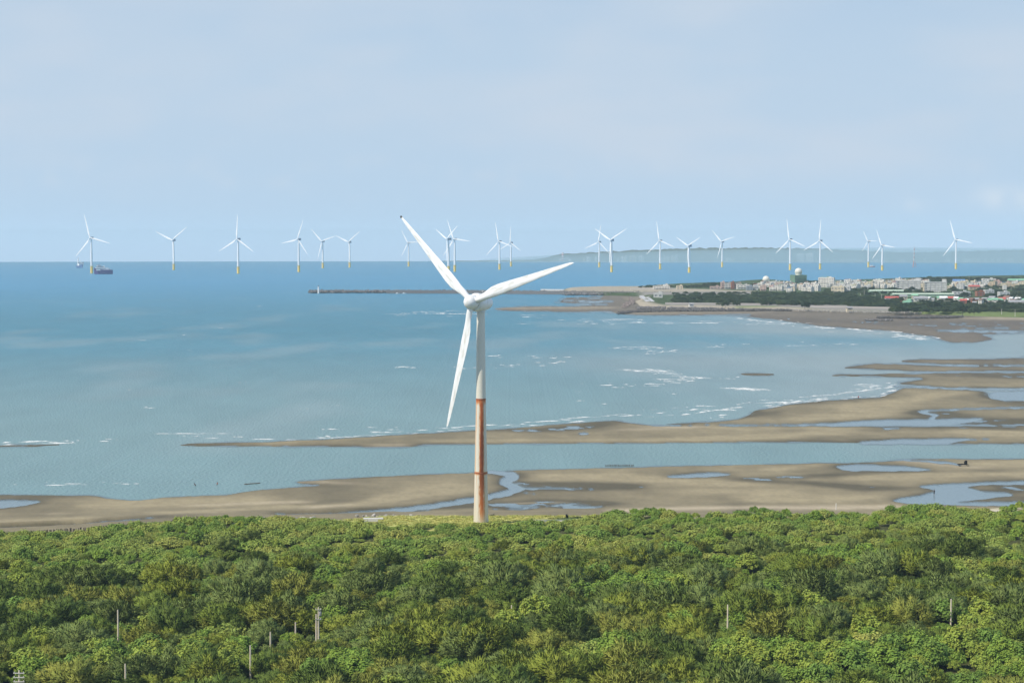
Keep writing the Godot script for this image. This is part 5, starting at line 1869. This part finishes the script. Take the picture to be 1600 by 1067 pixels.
	house(1547.0, 461.5, 14.0, 7.6, 9.0, "light grey", "flat", 2, 0.1, "light grey house joined to the brick red one")
	house(1504.0, 463.5, 26.0, 7.0, 9.0, "light grey", "flat", 2, 0.05, "long light grey house just right of the long green sheds")
	house(1524.0, 453.0, 16.0, 5.0, 10.0, "tan", "red", 1, 0.0, "tan temple hall with wide red roof in the right half of the village")
	house(1547.0, 440.6, 20.0, 4.6, 12.0, "white", "flat", 1, 0.0, "long bright white hall far back in the village")
	house(1500.0, 443.0, 18.0, 4.0, 12.0, "white", "blue", 1, 0.0, "white hall with blue roof far back right of the grey blocks")
	house(1596.0, 443.0, 36.0, 4.6, 14.0, "pale pink", "green", 1, 0.0, "long hall with green roof edge at the far right behind the village")
	house(1594.0, 476.5, 30.0, 4.4, 9.0, "cream", "grey", 1, 0.0, "long cream shed nearest the beach at the far right")
	house(1557.0, 474.0, 22.0, 4.8, 9.0, "cream", "green", 1, 0.1, "cream shed with green roof beside the rounded tree")
	# the mass of houses: x range, foot y range, how many, wall tones, floors; described by what stands near
	var blocks := [
		[1180, 1232, 449.5, 454.5, 17, ["white", "white", "light grey", "pale pink", "white"], "left of the radar block"],
		[1190, 1240, 445.5, 449.0, 12, ["white", "cream", "pale pink", "light grey"], "below the left radar dome"],
		[1232, 1280, 448.0, 456.5, 20, ["white", "white", "cream", "white"], "below the green radar block"],
		[1296, 1345, 444.0, 452.5, 22, ["white", "white", "cream", "light grey", "white"], "behind the white terrace"],
		[1335, 1405, 443.0, 452.5, 34, ["white", "cream", "white", "light grey", "pale pink", "white"], "between terrace and grey blocks"],
		[1392, 1452, 440.8, 445.0, 12, ["light grey", "white", "cream"], "behind the left grey block"],
		[1440, 1456, 446.0, 456.0, 6, ["cream", "tan", "cream"], "between the two grey blocks"],
		[1484, 1540, 443.5, 452.0, 18, ["white", "white", "cream", "light grey"], "right of the grey blocks"],
		[1540, 1610, 444.5, 451.0, 14, ["cream", "light grey", "pale pink", "tan"], "behind the water tower"],
		[1420, 1500, 466.5, 473.0, 9, ["white", "cream", "light grey"], "before the green sheds"],
		[1500, 1612, 469.0, 476.5, 20, ["cream", "white", "tan", "white", "brick red"], "in the low rows at right"]]
	for b in blocks:
		for i in b[4]:
			var f: float = (i + rng.randf_range(0.15, 0.85)) / b[4]
			var px: float = lerpf(b[0], b[1], f)
			var py: float = rng.randf_range(b[2], b[3])
			var low: bool = b[6].begins_with("in the low") or b[6].begins_with("before")
			var floors: int = 1 + (rng.randi() % 2 if low else 1 + rng.randi() % 2)
			var tone: String = b[5][rng.randi() % b[5].size()]
			var roof: String = ["flat", "flat red", "flat", "flat grey", "flat green", "flat blue", "flat brown", "flat"][rng.randi() % 8] if not low else ["red", "grey", "white", "green", "brown", "grey"][rng.randi() % 6]
			var w := rng.randf_range(5.0, 11.0)
			var h: float = floors * rng.randf_range(2.2, 2.9) * (3000.0 / elev_distance(py, 4.0)) * 0.92
			var told := "%s %s house%s %s" % [tone, ["one-storey", "two-storey", "three-storey"][floors - 1], " with %s roof" % roof.replace("flat ", "").replace("flat", "flat"), b[6]]
			var o := house(px, py, w, h, rng.randf_range(8.0, 12.0), tone, roof, floors, rng.randf_range(-0.75, -0.2), told)
			house_list.append([o, px, told])
	# single out look-alikes by their order from the left
	house_list.sort_custom(func(a, b): return a[1] < b[1])
	var same := {}
	for e in house_list:
		same[e[2]] = same.get(e[2], []) + [e[0]]
	var order := ["leftmost", "second from left", "third from left", "fourth from left"]
	for key in same:
		if same[key].size() > 1:
			for i in same[key].size():
				same[key][i].set_meta("label", "%s, %s" % [key, order[mini(i, 3)]])
	# street poles among the houses
	for e in [[1303, 462, 9], [1345, 466, 8], [1351, 466, 12], [1368, 468, 9], [1378, 470, 10], [1384, 470, 8], [1590, 470, 9], [1566, 490, 7], [1587, 493, 9], [1515, 442, 10]]:
		var p := land_at(e[0], e[1])
		var o := thing("village_pole", "thin pale pole between the trees and houses of the village", "pole", p, 0.0, "thin poles in the village")
		var k := Vector2(p.x, p.z).length() / F
		part("shaft", lathe([Vector2(0.28, -1), Vector2(0.18, e[2] * k)], 8), paint("pole pale", lin(0.5, 0.48, 0.44), 0.9), o)
		bx("arm", Vector3(0, e[2] * k - 0.6, 0), Vector3(1.8, 0.16, 0.16), paint("pole pale", Color.WHITE), o)

func radome(t: Node3D, r: float, m: Material) -> void:
	var prof := [Vector2(r * 0.82, -1.0), Vector2(r * 0.82, r * 0.28)]
	for i in 13:
		var a := lerpf(-0.62, PI / 2, i / 12.0)
		prof.append(Vector2(cos(a) * r, r * 0.86 + sin(a) * r))
	var o := part("dome", lathe(prof, 28), m, t)
	var st := start()
	for k in 8:
		var f := TAU * k / 8.0
		for i in 8:
			var a := lerpf(-0.5, PI / 2, i / 8.0)
			var b := lerpf(-0.5, PI / 2, (i + 1) / 8.0)
			rod(st, Vector3(cos(f) * cos(a) * r, r * 0.86 + sin(a) * r, sin(f) * cos(a) * r), Vector3(cos(f) * cos(b) * r, r * 0.86 + sin(b) * r, sin(f) * cos(b) * r), 0.12, 0.12, 4)
	part("seam", st.commit(), paint("seam grey", lin(0.5, 0.5, 0.46), 0.8), o)

# ---------------------------------------------------------------- people, by a smooth field meshed with surface nets
func body_mesh(bones: Array, cell: float) -> ArrayMesh:
	# bones: [from, to, radius from, radius to]
	var lo := Vector3(1e9, 1e9, 1e9)
	var hi := -lo
	for b in bones:
		for p in [b[0], b[1]]:
			lo = lo.min(p - Vector3.ONE * 0.3)
			hi = hi.max(p + Vector3.ONE * 0.3)
	var n := Vector3i(((hi - lo) / cell).ceil()) + Vector3i.ONE
	var f := PackedFloat32Array()
	f.resize(n.x * n.y * n.z)
	for z in n.z:
		for y in n.y:
			for x in n.x:
				var p := lo + Vector3(x, y, z) * cell
				var acc := 0.0
				for b in bones:
					var ab: Vector3 = b[1] - b[0]
					var t := clampf((p - b[0]).dot(ab) / maxf(ab.length_squared(), 1e-6), 0.0, 1.0)
					var d: float = p.distance_to(b[0] + ab * t) - lerpf(b[2], b[3], t)
					acc += exp(-d * 40.0)
				f[(z * n.y + y) * n.x + x] = -log(maxf(acc, 1e-20)) / 40.0
	var at := {}
	var v := PackedVector3Array()
	var idx := PackedInt32Array()
	for z in n.z - 1:
		for y in n.y - 1:
			for x in n.x - 1:
				var sum := Vector3.ZERO
				var hits := 0
				for e in [[0, 0, 0, 1, 0, 0], [0, 1, 0, 1, 1, 0], [0, 0, 1, 1, 0, 1], [0, 1, 1, 1, 1, 1], [0, 0, 0, 0, 1, 0], [1, 0, 0, 1, 1, 0], [0, 0, 1, 0, 1, 1], [1, 0, 1, 1, 1, 1], [0, 0, 0, 0, 0, 1], [1, 0, 0, 1, 0, 1], [0, 1, 0, 0, 1, 1], [1, 1, 0, 1, 1, 1]]:
					var a := f[((z + e[2]) * n.y + y + e[1]) * n.x + x + e[0]]
					var b := f[((z + e[5]) * n.y + y + e[4]) * n.x + x + e[3]]
					if (a < 0.0) != (b < 0.0):
						sum += Vector3(e[0], e[1], e[2]).lerp(Vector3(e[3], e[4], e[5]), a / (a - b))
						hits += 1
				if hits:
					at[Vector3i(x, y, z)] = v.size()
					v.append(lo + (Vector3(x, y, z) + sum / hits) * cell)
	for c in at:
		var axes := [Vector3i(1, 0, 0), Vector3i(0, 1, 0), Vector3i(0, 0, 1)]
		for k in 3:
			var u: Vector3i = axes[(k + 1) % 3]
			var w: Vector3i = axes[(k + 2) % 3]
			var q: Vector3i = c + axes[k]
			if not (at.has(c - u) and at.has(c - w) and at.has(c - u - w)) or q[k] >= n[k]:
				continue
			var a := f[(c.z * n.y + c.y) * n.x + c.x]
			var b := f[(q.z * n.y + q.y) * n.x + q.x]
			if (a < 0.0) == (b < 0.0):
				continue
			var i0: int = at[c]
			var i1: int = at[c - u]
			var i2: int = at[c - u - w]
			var i3: int = at[c - w]
			idx.append_array(PackedInt32Array([i0, i2, i1, i0, i3, i2] if a < 0.0 else [i0, i1, i2, i0, i2, i3]))
	var st := start()
	st.set_smooth_group(0)
	for i in idx:
		st.add_vertex(v[i])
	st.generate_normals()
	return st.commit()

func person(label: String, at: Vector3, turn: float, shirt: Color, trousers: Color, stoop := 0.0, group := "") -> void:
	var t := thing("person", label, "person", at, turn, group)
	var lean := Vector3(0, 0, stoop)
	var hip := Vector3(0, 0.92, 0)
	var chest := Vector3(0, 1.34, 0) + lean * 0.7
	var neck := Vector3(0, 1.50, 0) + lean
	var head := Vector3(0, 1.64, 0.02) + lean * 1.25
	var bones := [[hip, chest, 0.135, 0.16], [chest, neck, 0.14, 0.055], [neck, head, 0.055, 0.085], [head, head + Vector3(0, 0.05, 0.015), 0.098, 0.09]]
	for s in [-1.0, 1.0]:
		var sh := chest + Vector3(0.18 * s, 0.07, 0)
		var elbow := sh + Vector3(0.07 * s, -0.28, 0.03)
		var hand := elbow + Vector3(0.0, -0.22, 0.14)
		var knee := Vector3(0.10 * s, 0.48, 0.05 * s)
		var ankle := Vector3(0.11 * s, 0.08, 0.10 * s - 0.03)
		bones.append_array([[chest, sh, 0.12, 0.065], [sh, elbow, 0.055, 0.045], [elbow, hand, 0.043, 0.035], [hip + Vector3(0.08 * s, 0, 0), knee, 0.10, 0.065], [knee, ankle, 0.06, 0.045], [ankle, ankle + Vector3(0, -0.03, 0.13), 0.045, 0.035]])
	part("body", body_mesh(bones, 0.055), paint("skin", lin(0.34, 0.2, 0.13), 0.7), t)
	var key := shirt.to_html()
	var jacket := [[hip + Vector3(0, 0.02, 0), chest, 0.15, 0.175], [chest, neck - Vector3(0, 0.04, 0), 0.15, 0.08]]
	for s in [-1.0, 1.0]:
		var sh := chest + Vector3(0.18 * s, 0.07, 0)
		jacket.append_array([[chest, sh, 0.13, 0.08], [sh, sh + Vector3(0.06 * s, -0.26, 0.03), 0.072, 0.06]])
	part("jacket", body_mesh(jacket, 0.06), paint("cloth " + key, shirt, 0.9), t)
	var legs := []
	for s in [-1.0, 1.0]:
		legs.append_array([[hip + Vector3(0.08 * s, 0, 0), Vector3(0.10 * s, 0.48, 0.05 * s), 0.125, 0.085], [Vector3(0.10 * s, 0.48, 0.05 * s), Vector3(0.11 * s, 0.16, 0.10 * s - 0.03), 0.082, 0.07]])
	part("trousers", body_mesh(legs, 0.06), paint("cloth " + trousers.to_html(), trousers, 0.9), t)
	part("hair", lathe([Vector2(0.115, 0.0), Vector2(0.118, 0.05), Vector2(0.08, 0.115), Vector2(0, 0.13)], 12), paint("hair black", lin(0.02, 0.018, 0.016), 0.8), t).position = head + Vector3(0, 0.03, -0.01)

# ---------------------------------------------------------------- things on the near beach
func stone_mesh(seed_: int) -> ArrayMesh:
	var v := PackedVector3Array()
	var sp := SphereMesh.new()
	sp.radial_segments = 9
	sp.rings = 5
	sp.radius = 0.5
	sp.height = 1.0
	var arr := sp.get_mesh_arrays()
	var src: PackedVector3Array = arr[Mesh.ARRAY_VERTEX]
	for p in src:
		v.append(p * (1.0 + 0.45 * noise.get_noise_3d(p.x * 1.6 + seed_ * 7.0, p.y * 1.6, p.z * 1.6)) * Vector3(1.25, 0.85, 1.0))
	var st := start()
	for i in arr[Mesh.ARRAY_INDEX]:
		st.set_smooth_group(-1)
		st.add_vertex(v[i])
	st.generate_normals()
	return st.commit()

func build_beach_things() -> void:
	rng.seed = 505
	var stone_mats := [paint("boulder grey", lin(0.27, 0.255, 0.235), 0.95), paint("boulder pale", lin(0.40, 0.375, 0.34), 0.95)]
	var stones := [stone_mesh(1), stone_mesh(2), stone_mesh(3)]
	for g in [[402, 492, 810.2, 26, "pale grey boulder in the row along the beach edge left of the turbine", "boulders left of the turbine"], [556, 642, 806.0, 14, "pale boulder on the grass strip's sand edge left of the turbine's foot", "boulders near the turbine's foot"]]:
		for i in g[3]:
			var px: float = lerpf(g[0], g[1], (i + rng.randf()) / g[3])
			var p := hit(px, g[2] + rng.randf_range(-1.4, 1.2), 2.6)
			p.y = maxf(dune_height(p.x, p.z), 2.2) + gy(p.x, p.z)
			var sc := rng.randf_range(0.6, 1.4)
			var o := part("boulder", stones[rng.randi() % 3], stone_mats[rng.randi() % 2], self)
			o.transform = Transform3D(Basis.from_euler(Vector3(rng.randf() * 0.6, rng.randf() * TAU, rng.randf() * 0.6)).scaled(Vector3(sc, sc, sc)), p + Vector3(0, sc * 0.25, 0))
			tag(o, g[4], "boulder", g[5])
	# fence of dark stakes between the beach and the thicket
	var wood := paint("weathered wood", lin(0.10, 0.085, 0.07), 0.95)
	for g in [[-10, 840.0, 195, 826.0, 78, "dark fence of upright stakes along the beach at the lower left"], [262, 820.0, 286, 817.0, 14, "short piece of dark stake fence where the thicket rises"]]:
		var o := thing("stake_fence", g[5], "fence", Vector3.ZERO)
		for i in g[4]:
			var f: float = (i + rng.randf_range(-0.3, 0.3)) / g[4]
			var p := hit(lerpf(g[0], g[2], f), lerpf(g[1], g[3], f), 2.4)
			var st := bx("stake", p + Vector3(0, 0.35, 0), Vector3(0.24, rng.randf_range(1.3, 1.9), 0.2), wood, o)
			st.rotate_z(0.0)
	var o := thing("stake_row", "broken row of short stakes standing in the channel's edge", "stakes", Vector3.ZERO)
	for i in 26:
		var p := hit(946.0 + i * 1.72 + rng.randf(), 728.6, 0.0)
		bx("stake", p + Vector3(0, 0.25, 0), Vector3(0.22, rng.randf_range(0.5, 1.0), 0.22), wood, o)
	for i in 8:
		var p := hit(382.0 + i * 3.1 + rng.randf(), 757.0 - i * 0.25, 0.0)
		var k := part("stone_heap", stones[i % 3], wood, self)
		k.transform = Transform3D(Basis.from_scale(Vector3(0.7, 0.5, 0.7)), p + Vector3(0, 0.1, 0))
		tag(k, "small dark lump in the shallow water off the left beach", "stone", "dark lumps in the shallows")
	# broken slab on the grass
	var p := hit(583.0, 821.0, 3.6)
	p.y = dune_height(p.x, p.z) + gy(p.x, p.z) + 1.2
	o = thing("concrete_slab", "pale broken concrete slab in the bushes left of the turbine's foot", "slab", p, 0.1)
	bx("slab", Vector3(0, 0.2, 0), Vector3(5.6, 0.35, 1.6), paint("slab pale", lin(0.55, 0.53, 0.49), 0.95), o)
	bx("broken_piece", Vector3(-0.6, -0.25, 0.9), Vector3(3.8, 0.5, 0.5), paint("slab pale", Color.WHITE), o)
	# motorbikes
	motorbike(hit(886.0, 810.5, 3.2), 1.9, "dark parked motorbike at the end of the sandy path near the turbine")
	motorbike(hit(769.5, 806.0, 2.8), 0.5, "dark parked motorbike right beside the turbine's foot")
	# three-wheeler on the sand far right
	p = hit(1506.0, 728.5, 0.4)
	o = thing("cargo_tricycle", "dark three-wheeled cargo cycle parked on the sandbar at the right", "tricycle", p, 0.0)
	var black := paint("tyre black", lin(0.02, 0.02, 0.02), 0.8)
	var frame := paint("frame dark", lin(0.05, 0.055, 0.07), 0.6)
	bx("cargo_bed", Vector3(-0.9, 0.75, 0), Vector3(2.3, 0.35, 1.3), frame, o)
	bx("engine_box", Vector3(0.9, 0.95, 0), Vector3(1.0, 0.9, 0.8), frame, o)
	bx("seat", Vector3(0.6, 1.5, 0), Vector3(0.7, 0.25, 0.5), black, o)
	bx("load", Vector3(0.95, 1.75, 0.1), Vector3(0.8, 0.8, 0.9), frame, o)
	for e in [[-1.3, 0.7], [-1.3, -0.7], [1.7, 0.0]]:
		var w := part("wheel", ring_mesh(0.42, 0.12), black, o)
		w.position = Vector3(e[0], 0.45, e[1])
	var st := start()
	rod(st, Vector3(1.2, 1.1, 0), Vector3(1.7, 0.45, 0), 0.06, 0.06)
	rod(st, Vector3(1.1, 1.6, -0.4), Vector3(1.1, 1.6, 0.4), 0.05, 0.05)
	part("handlebar", st.commit(), frame, o)
	# people
	person("person in dark clothes standing at the edge of the pool at the right", hit(1460.5, 772.8, 0.05), 0.4, lin(0.05, 0.05, 0.06), lin(0.04, 0.045, 0.06))
	person("person in a red top at the surf edge of the right sandbar", hit(1342.0, 623.6, 0.05), 2.4, lin(0.45, 0.05, 0.05), lin(0.06, 0.06, 0.08))
	person("person in a reddish top wading right of another off the left beach", hit(338.5, 761.0, -0.7), 1.2, lin(0.40, 0.12, 0.08), lin(0.05, 0.05, 0.06), 0.25)
	person("stooping person in dark clothes wading farthest left off the left beach", hit(305.0, 762.5, -0.75), -0.8, lin(0.10, 0.07, 0.06), lin(0.05, 0.05, 0.06), 0.45)
	p = hit(1307.0, 794.5, 1.5)
	o = thing("marker_post", "thin white marker post on the pale sand at the right", "post", p)
	part("shaft", lathe([Vector2(0.09, -0.4), Vector2(0.08, 1.6), Vector2(0.0, 1.65)], 8), paint("post white", lin(0.75, 0.75, 0.73), 0.7), o)

func ring_mesh(r: float, w: float) -> ArrayMesh:
	var m := lathe([Vector2(r - w, -w / 2), Vector2(r, -w / 2), Vector2(r, w / 2), Vector2(r - w, w / 2), Vector2(r - w, -w / 2)], 16, Basis(Vector3.RIGHT, PI / 2))
	return m

func motorbike(at: Vector3, turn: float, label: String) -> void:
	at.y = dune_height(at.x, at.z) + gy(at.x, at.z)
	var o := thing("motorbike", label, "motorbike", at, turn)
	var black := paint("tyre black", Color.BLACK)
	var frame := paint("frame dark", Color.BLACK)
	for e in [-0.65, 0.65]:
		part("wheel", ring_mesh(0.3, 0.11), black, o).position = Vector3(e, 0.3, 0)
	bx("engine", Vector3(0.0, 0.42, 0), Vector3(0.55, 0.35, 0.28), frame, o)
	bx("seat", Vector3(-0.3, 0.82, 0), Vector3(0.75, 0.16, 0.3), black, o)
	bx("rear_body", Vector3(-0.45, 0.62, 0), Vector3(0.6, 0.28, 0.28), frame, o)
	bx("leg_shield", Vector3(0.45, 0.68, 0), Vector3(0.14, 0.6, 0.4), frame, o)
	var st := start()
	rod(st, Vector3(0.65, 0.3, 0), Vector3(0.42, 1.05, 0), 0.04, 0.04)
	rod(st, Vector3(0.4, 1.05, -0.33), Vector3(0.4, 1.05, 0.33), 0.03, 0.03)
	part("handlebar", st.commit(), frame, o)
	bx("mirror", Vector3(0.38, 1.25, 0.3), Vector3(0.03, 0.1, 0.14), black, o)

# ---------------------------------------------------------------- poles in the thicket
func build_poles() -> void:
	var conc := paint("pole concrete", lin(0.62, 0.54, 0.43), 0.9)
	var iron := paint("arm grey", lin(0.30, 0.30, 0.30), 0.7)
	var cer := paint("insulator", lin(0.62, 0.60, 0.56), 0.4)
	# x, top y, foot y (hidden in the leaves), arms, label
	for e in [[184.0, 952.5, 1012.0, 0, "plain bare pole standing alone in the thicket at the left"], [195.5, 1037.0, 1085.0, 0, "plain pole at the lower left cut by the picture's bottom edge"], [391.0, 1008.0, 1068.0, 0, "tall plain pole at the bottom, second from the left of the middle group"],
			[422.3, 987.0, 1022.0, 0, "short plain pole half hidden by dark trees, left of the pole with cross-arms"], [461.5, 972.0, 1003.0, 0, "short pole just left of the pole with cross-arms and transformer"], [497.5, 948.5, 1010.0, 2, "double pole with small cross-arms and a transformer in the thicket"],
			[29.5, 1047.0, 1092.0, 3, "pole with three white cross-arms at the lower left corner"], [1137.2, 944.5, 998.0, 0, "bare pole in the thicket right of the big turbine"], [1486.5, 935.5, 985.0, 0, "bare pole in the thicket at the far right"], [799.5, 945.5, 968.0, 0, "short pole tip showing above the trees right below the big turbine"]]:
		var p := hit(e[0], e[2], 5.0)
		var s := Vector2(p.x, p.z).length() / F
		var h: float = (e[2] - e[1]) * s
		p.y = minf(p.y, dune_height(p.x, p.z) + gy(p.x, p.z)) - 0.3
		h = along(e[0], e[1], Vector2(p.x, p.z).length()).y - p.y
		var o := thing("utility_pole", e[4], "pole", p, 0.0, "poles in the thicket")
		part("shaft", lathe([Vector2(0.20, 0.0), Vector2(0.13, h - 0.02), Vector2(0.0, h)], 10), conc, o)
		for k in e[3]:
			var y: float = h - 0.5 - k * (0.75 if e[3] == 3 else 1.9)
			var w: float = 1.9 if e[3] == 3 else 1.1
			bx("cross_arm", Vector3(0, y, 0.16), Vector3(w, 0.14, 0.12), cer if e[3] == 3 else iron, o)
			for c in [-1, 1]:
				var ins := part("insulator", lathe([Vector2(0.06, 0), Vector2(0.09, 0.08), Vector2(0.05, 0.2), Vector2(0, 0.22)], 8), cer, o)
				ins.position = Vector3(c * w * 0.42, y + 0.07, 0.16)
		if e[3] == 2:
			part("twin_shaft", lathe([Vector2(0.20, 0.0), Vector2(0.12, h - 1.4), Vector2(0.0, h - 1.38)], 10), conc, o).position = Vector3(-0.45, 0, 0)
			part("transformer", lathe([Vector2(0, 0), Vector2(0.24, 0), Vector2(0.24, 0.75), Vector2(0.1, 0.85), Vector2(0, 0.85)], 14), iron, o).position = Vector3(0.36, h - 1.7, 0)
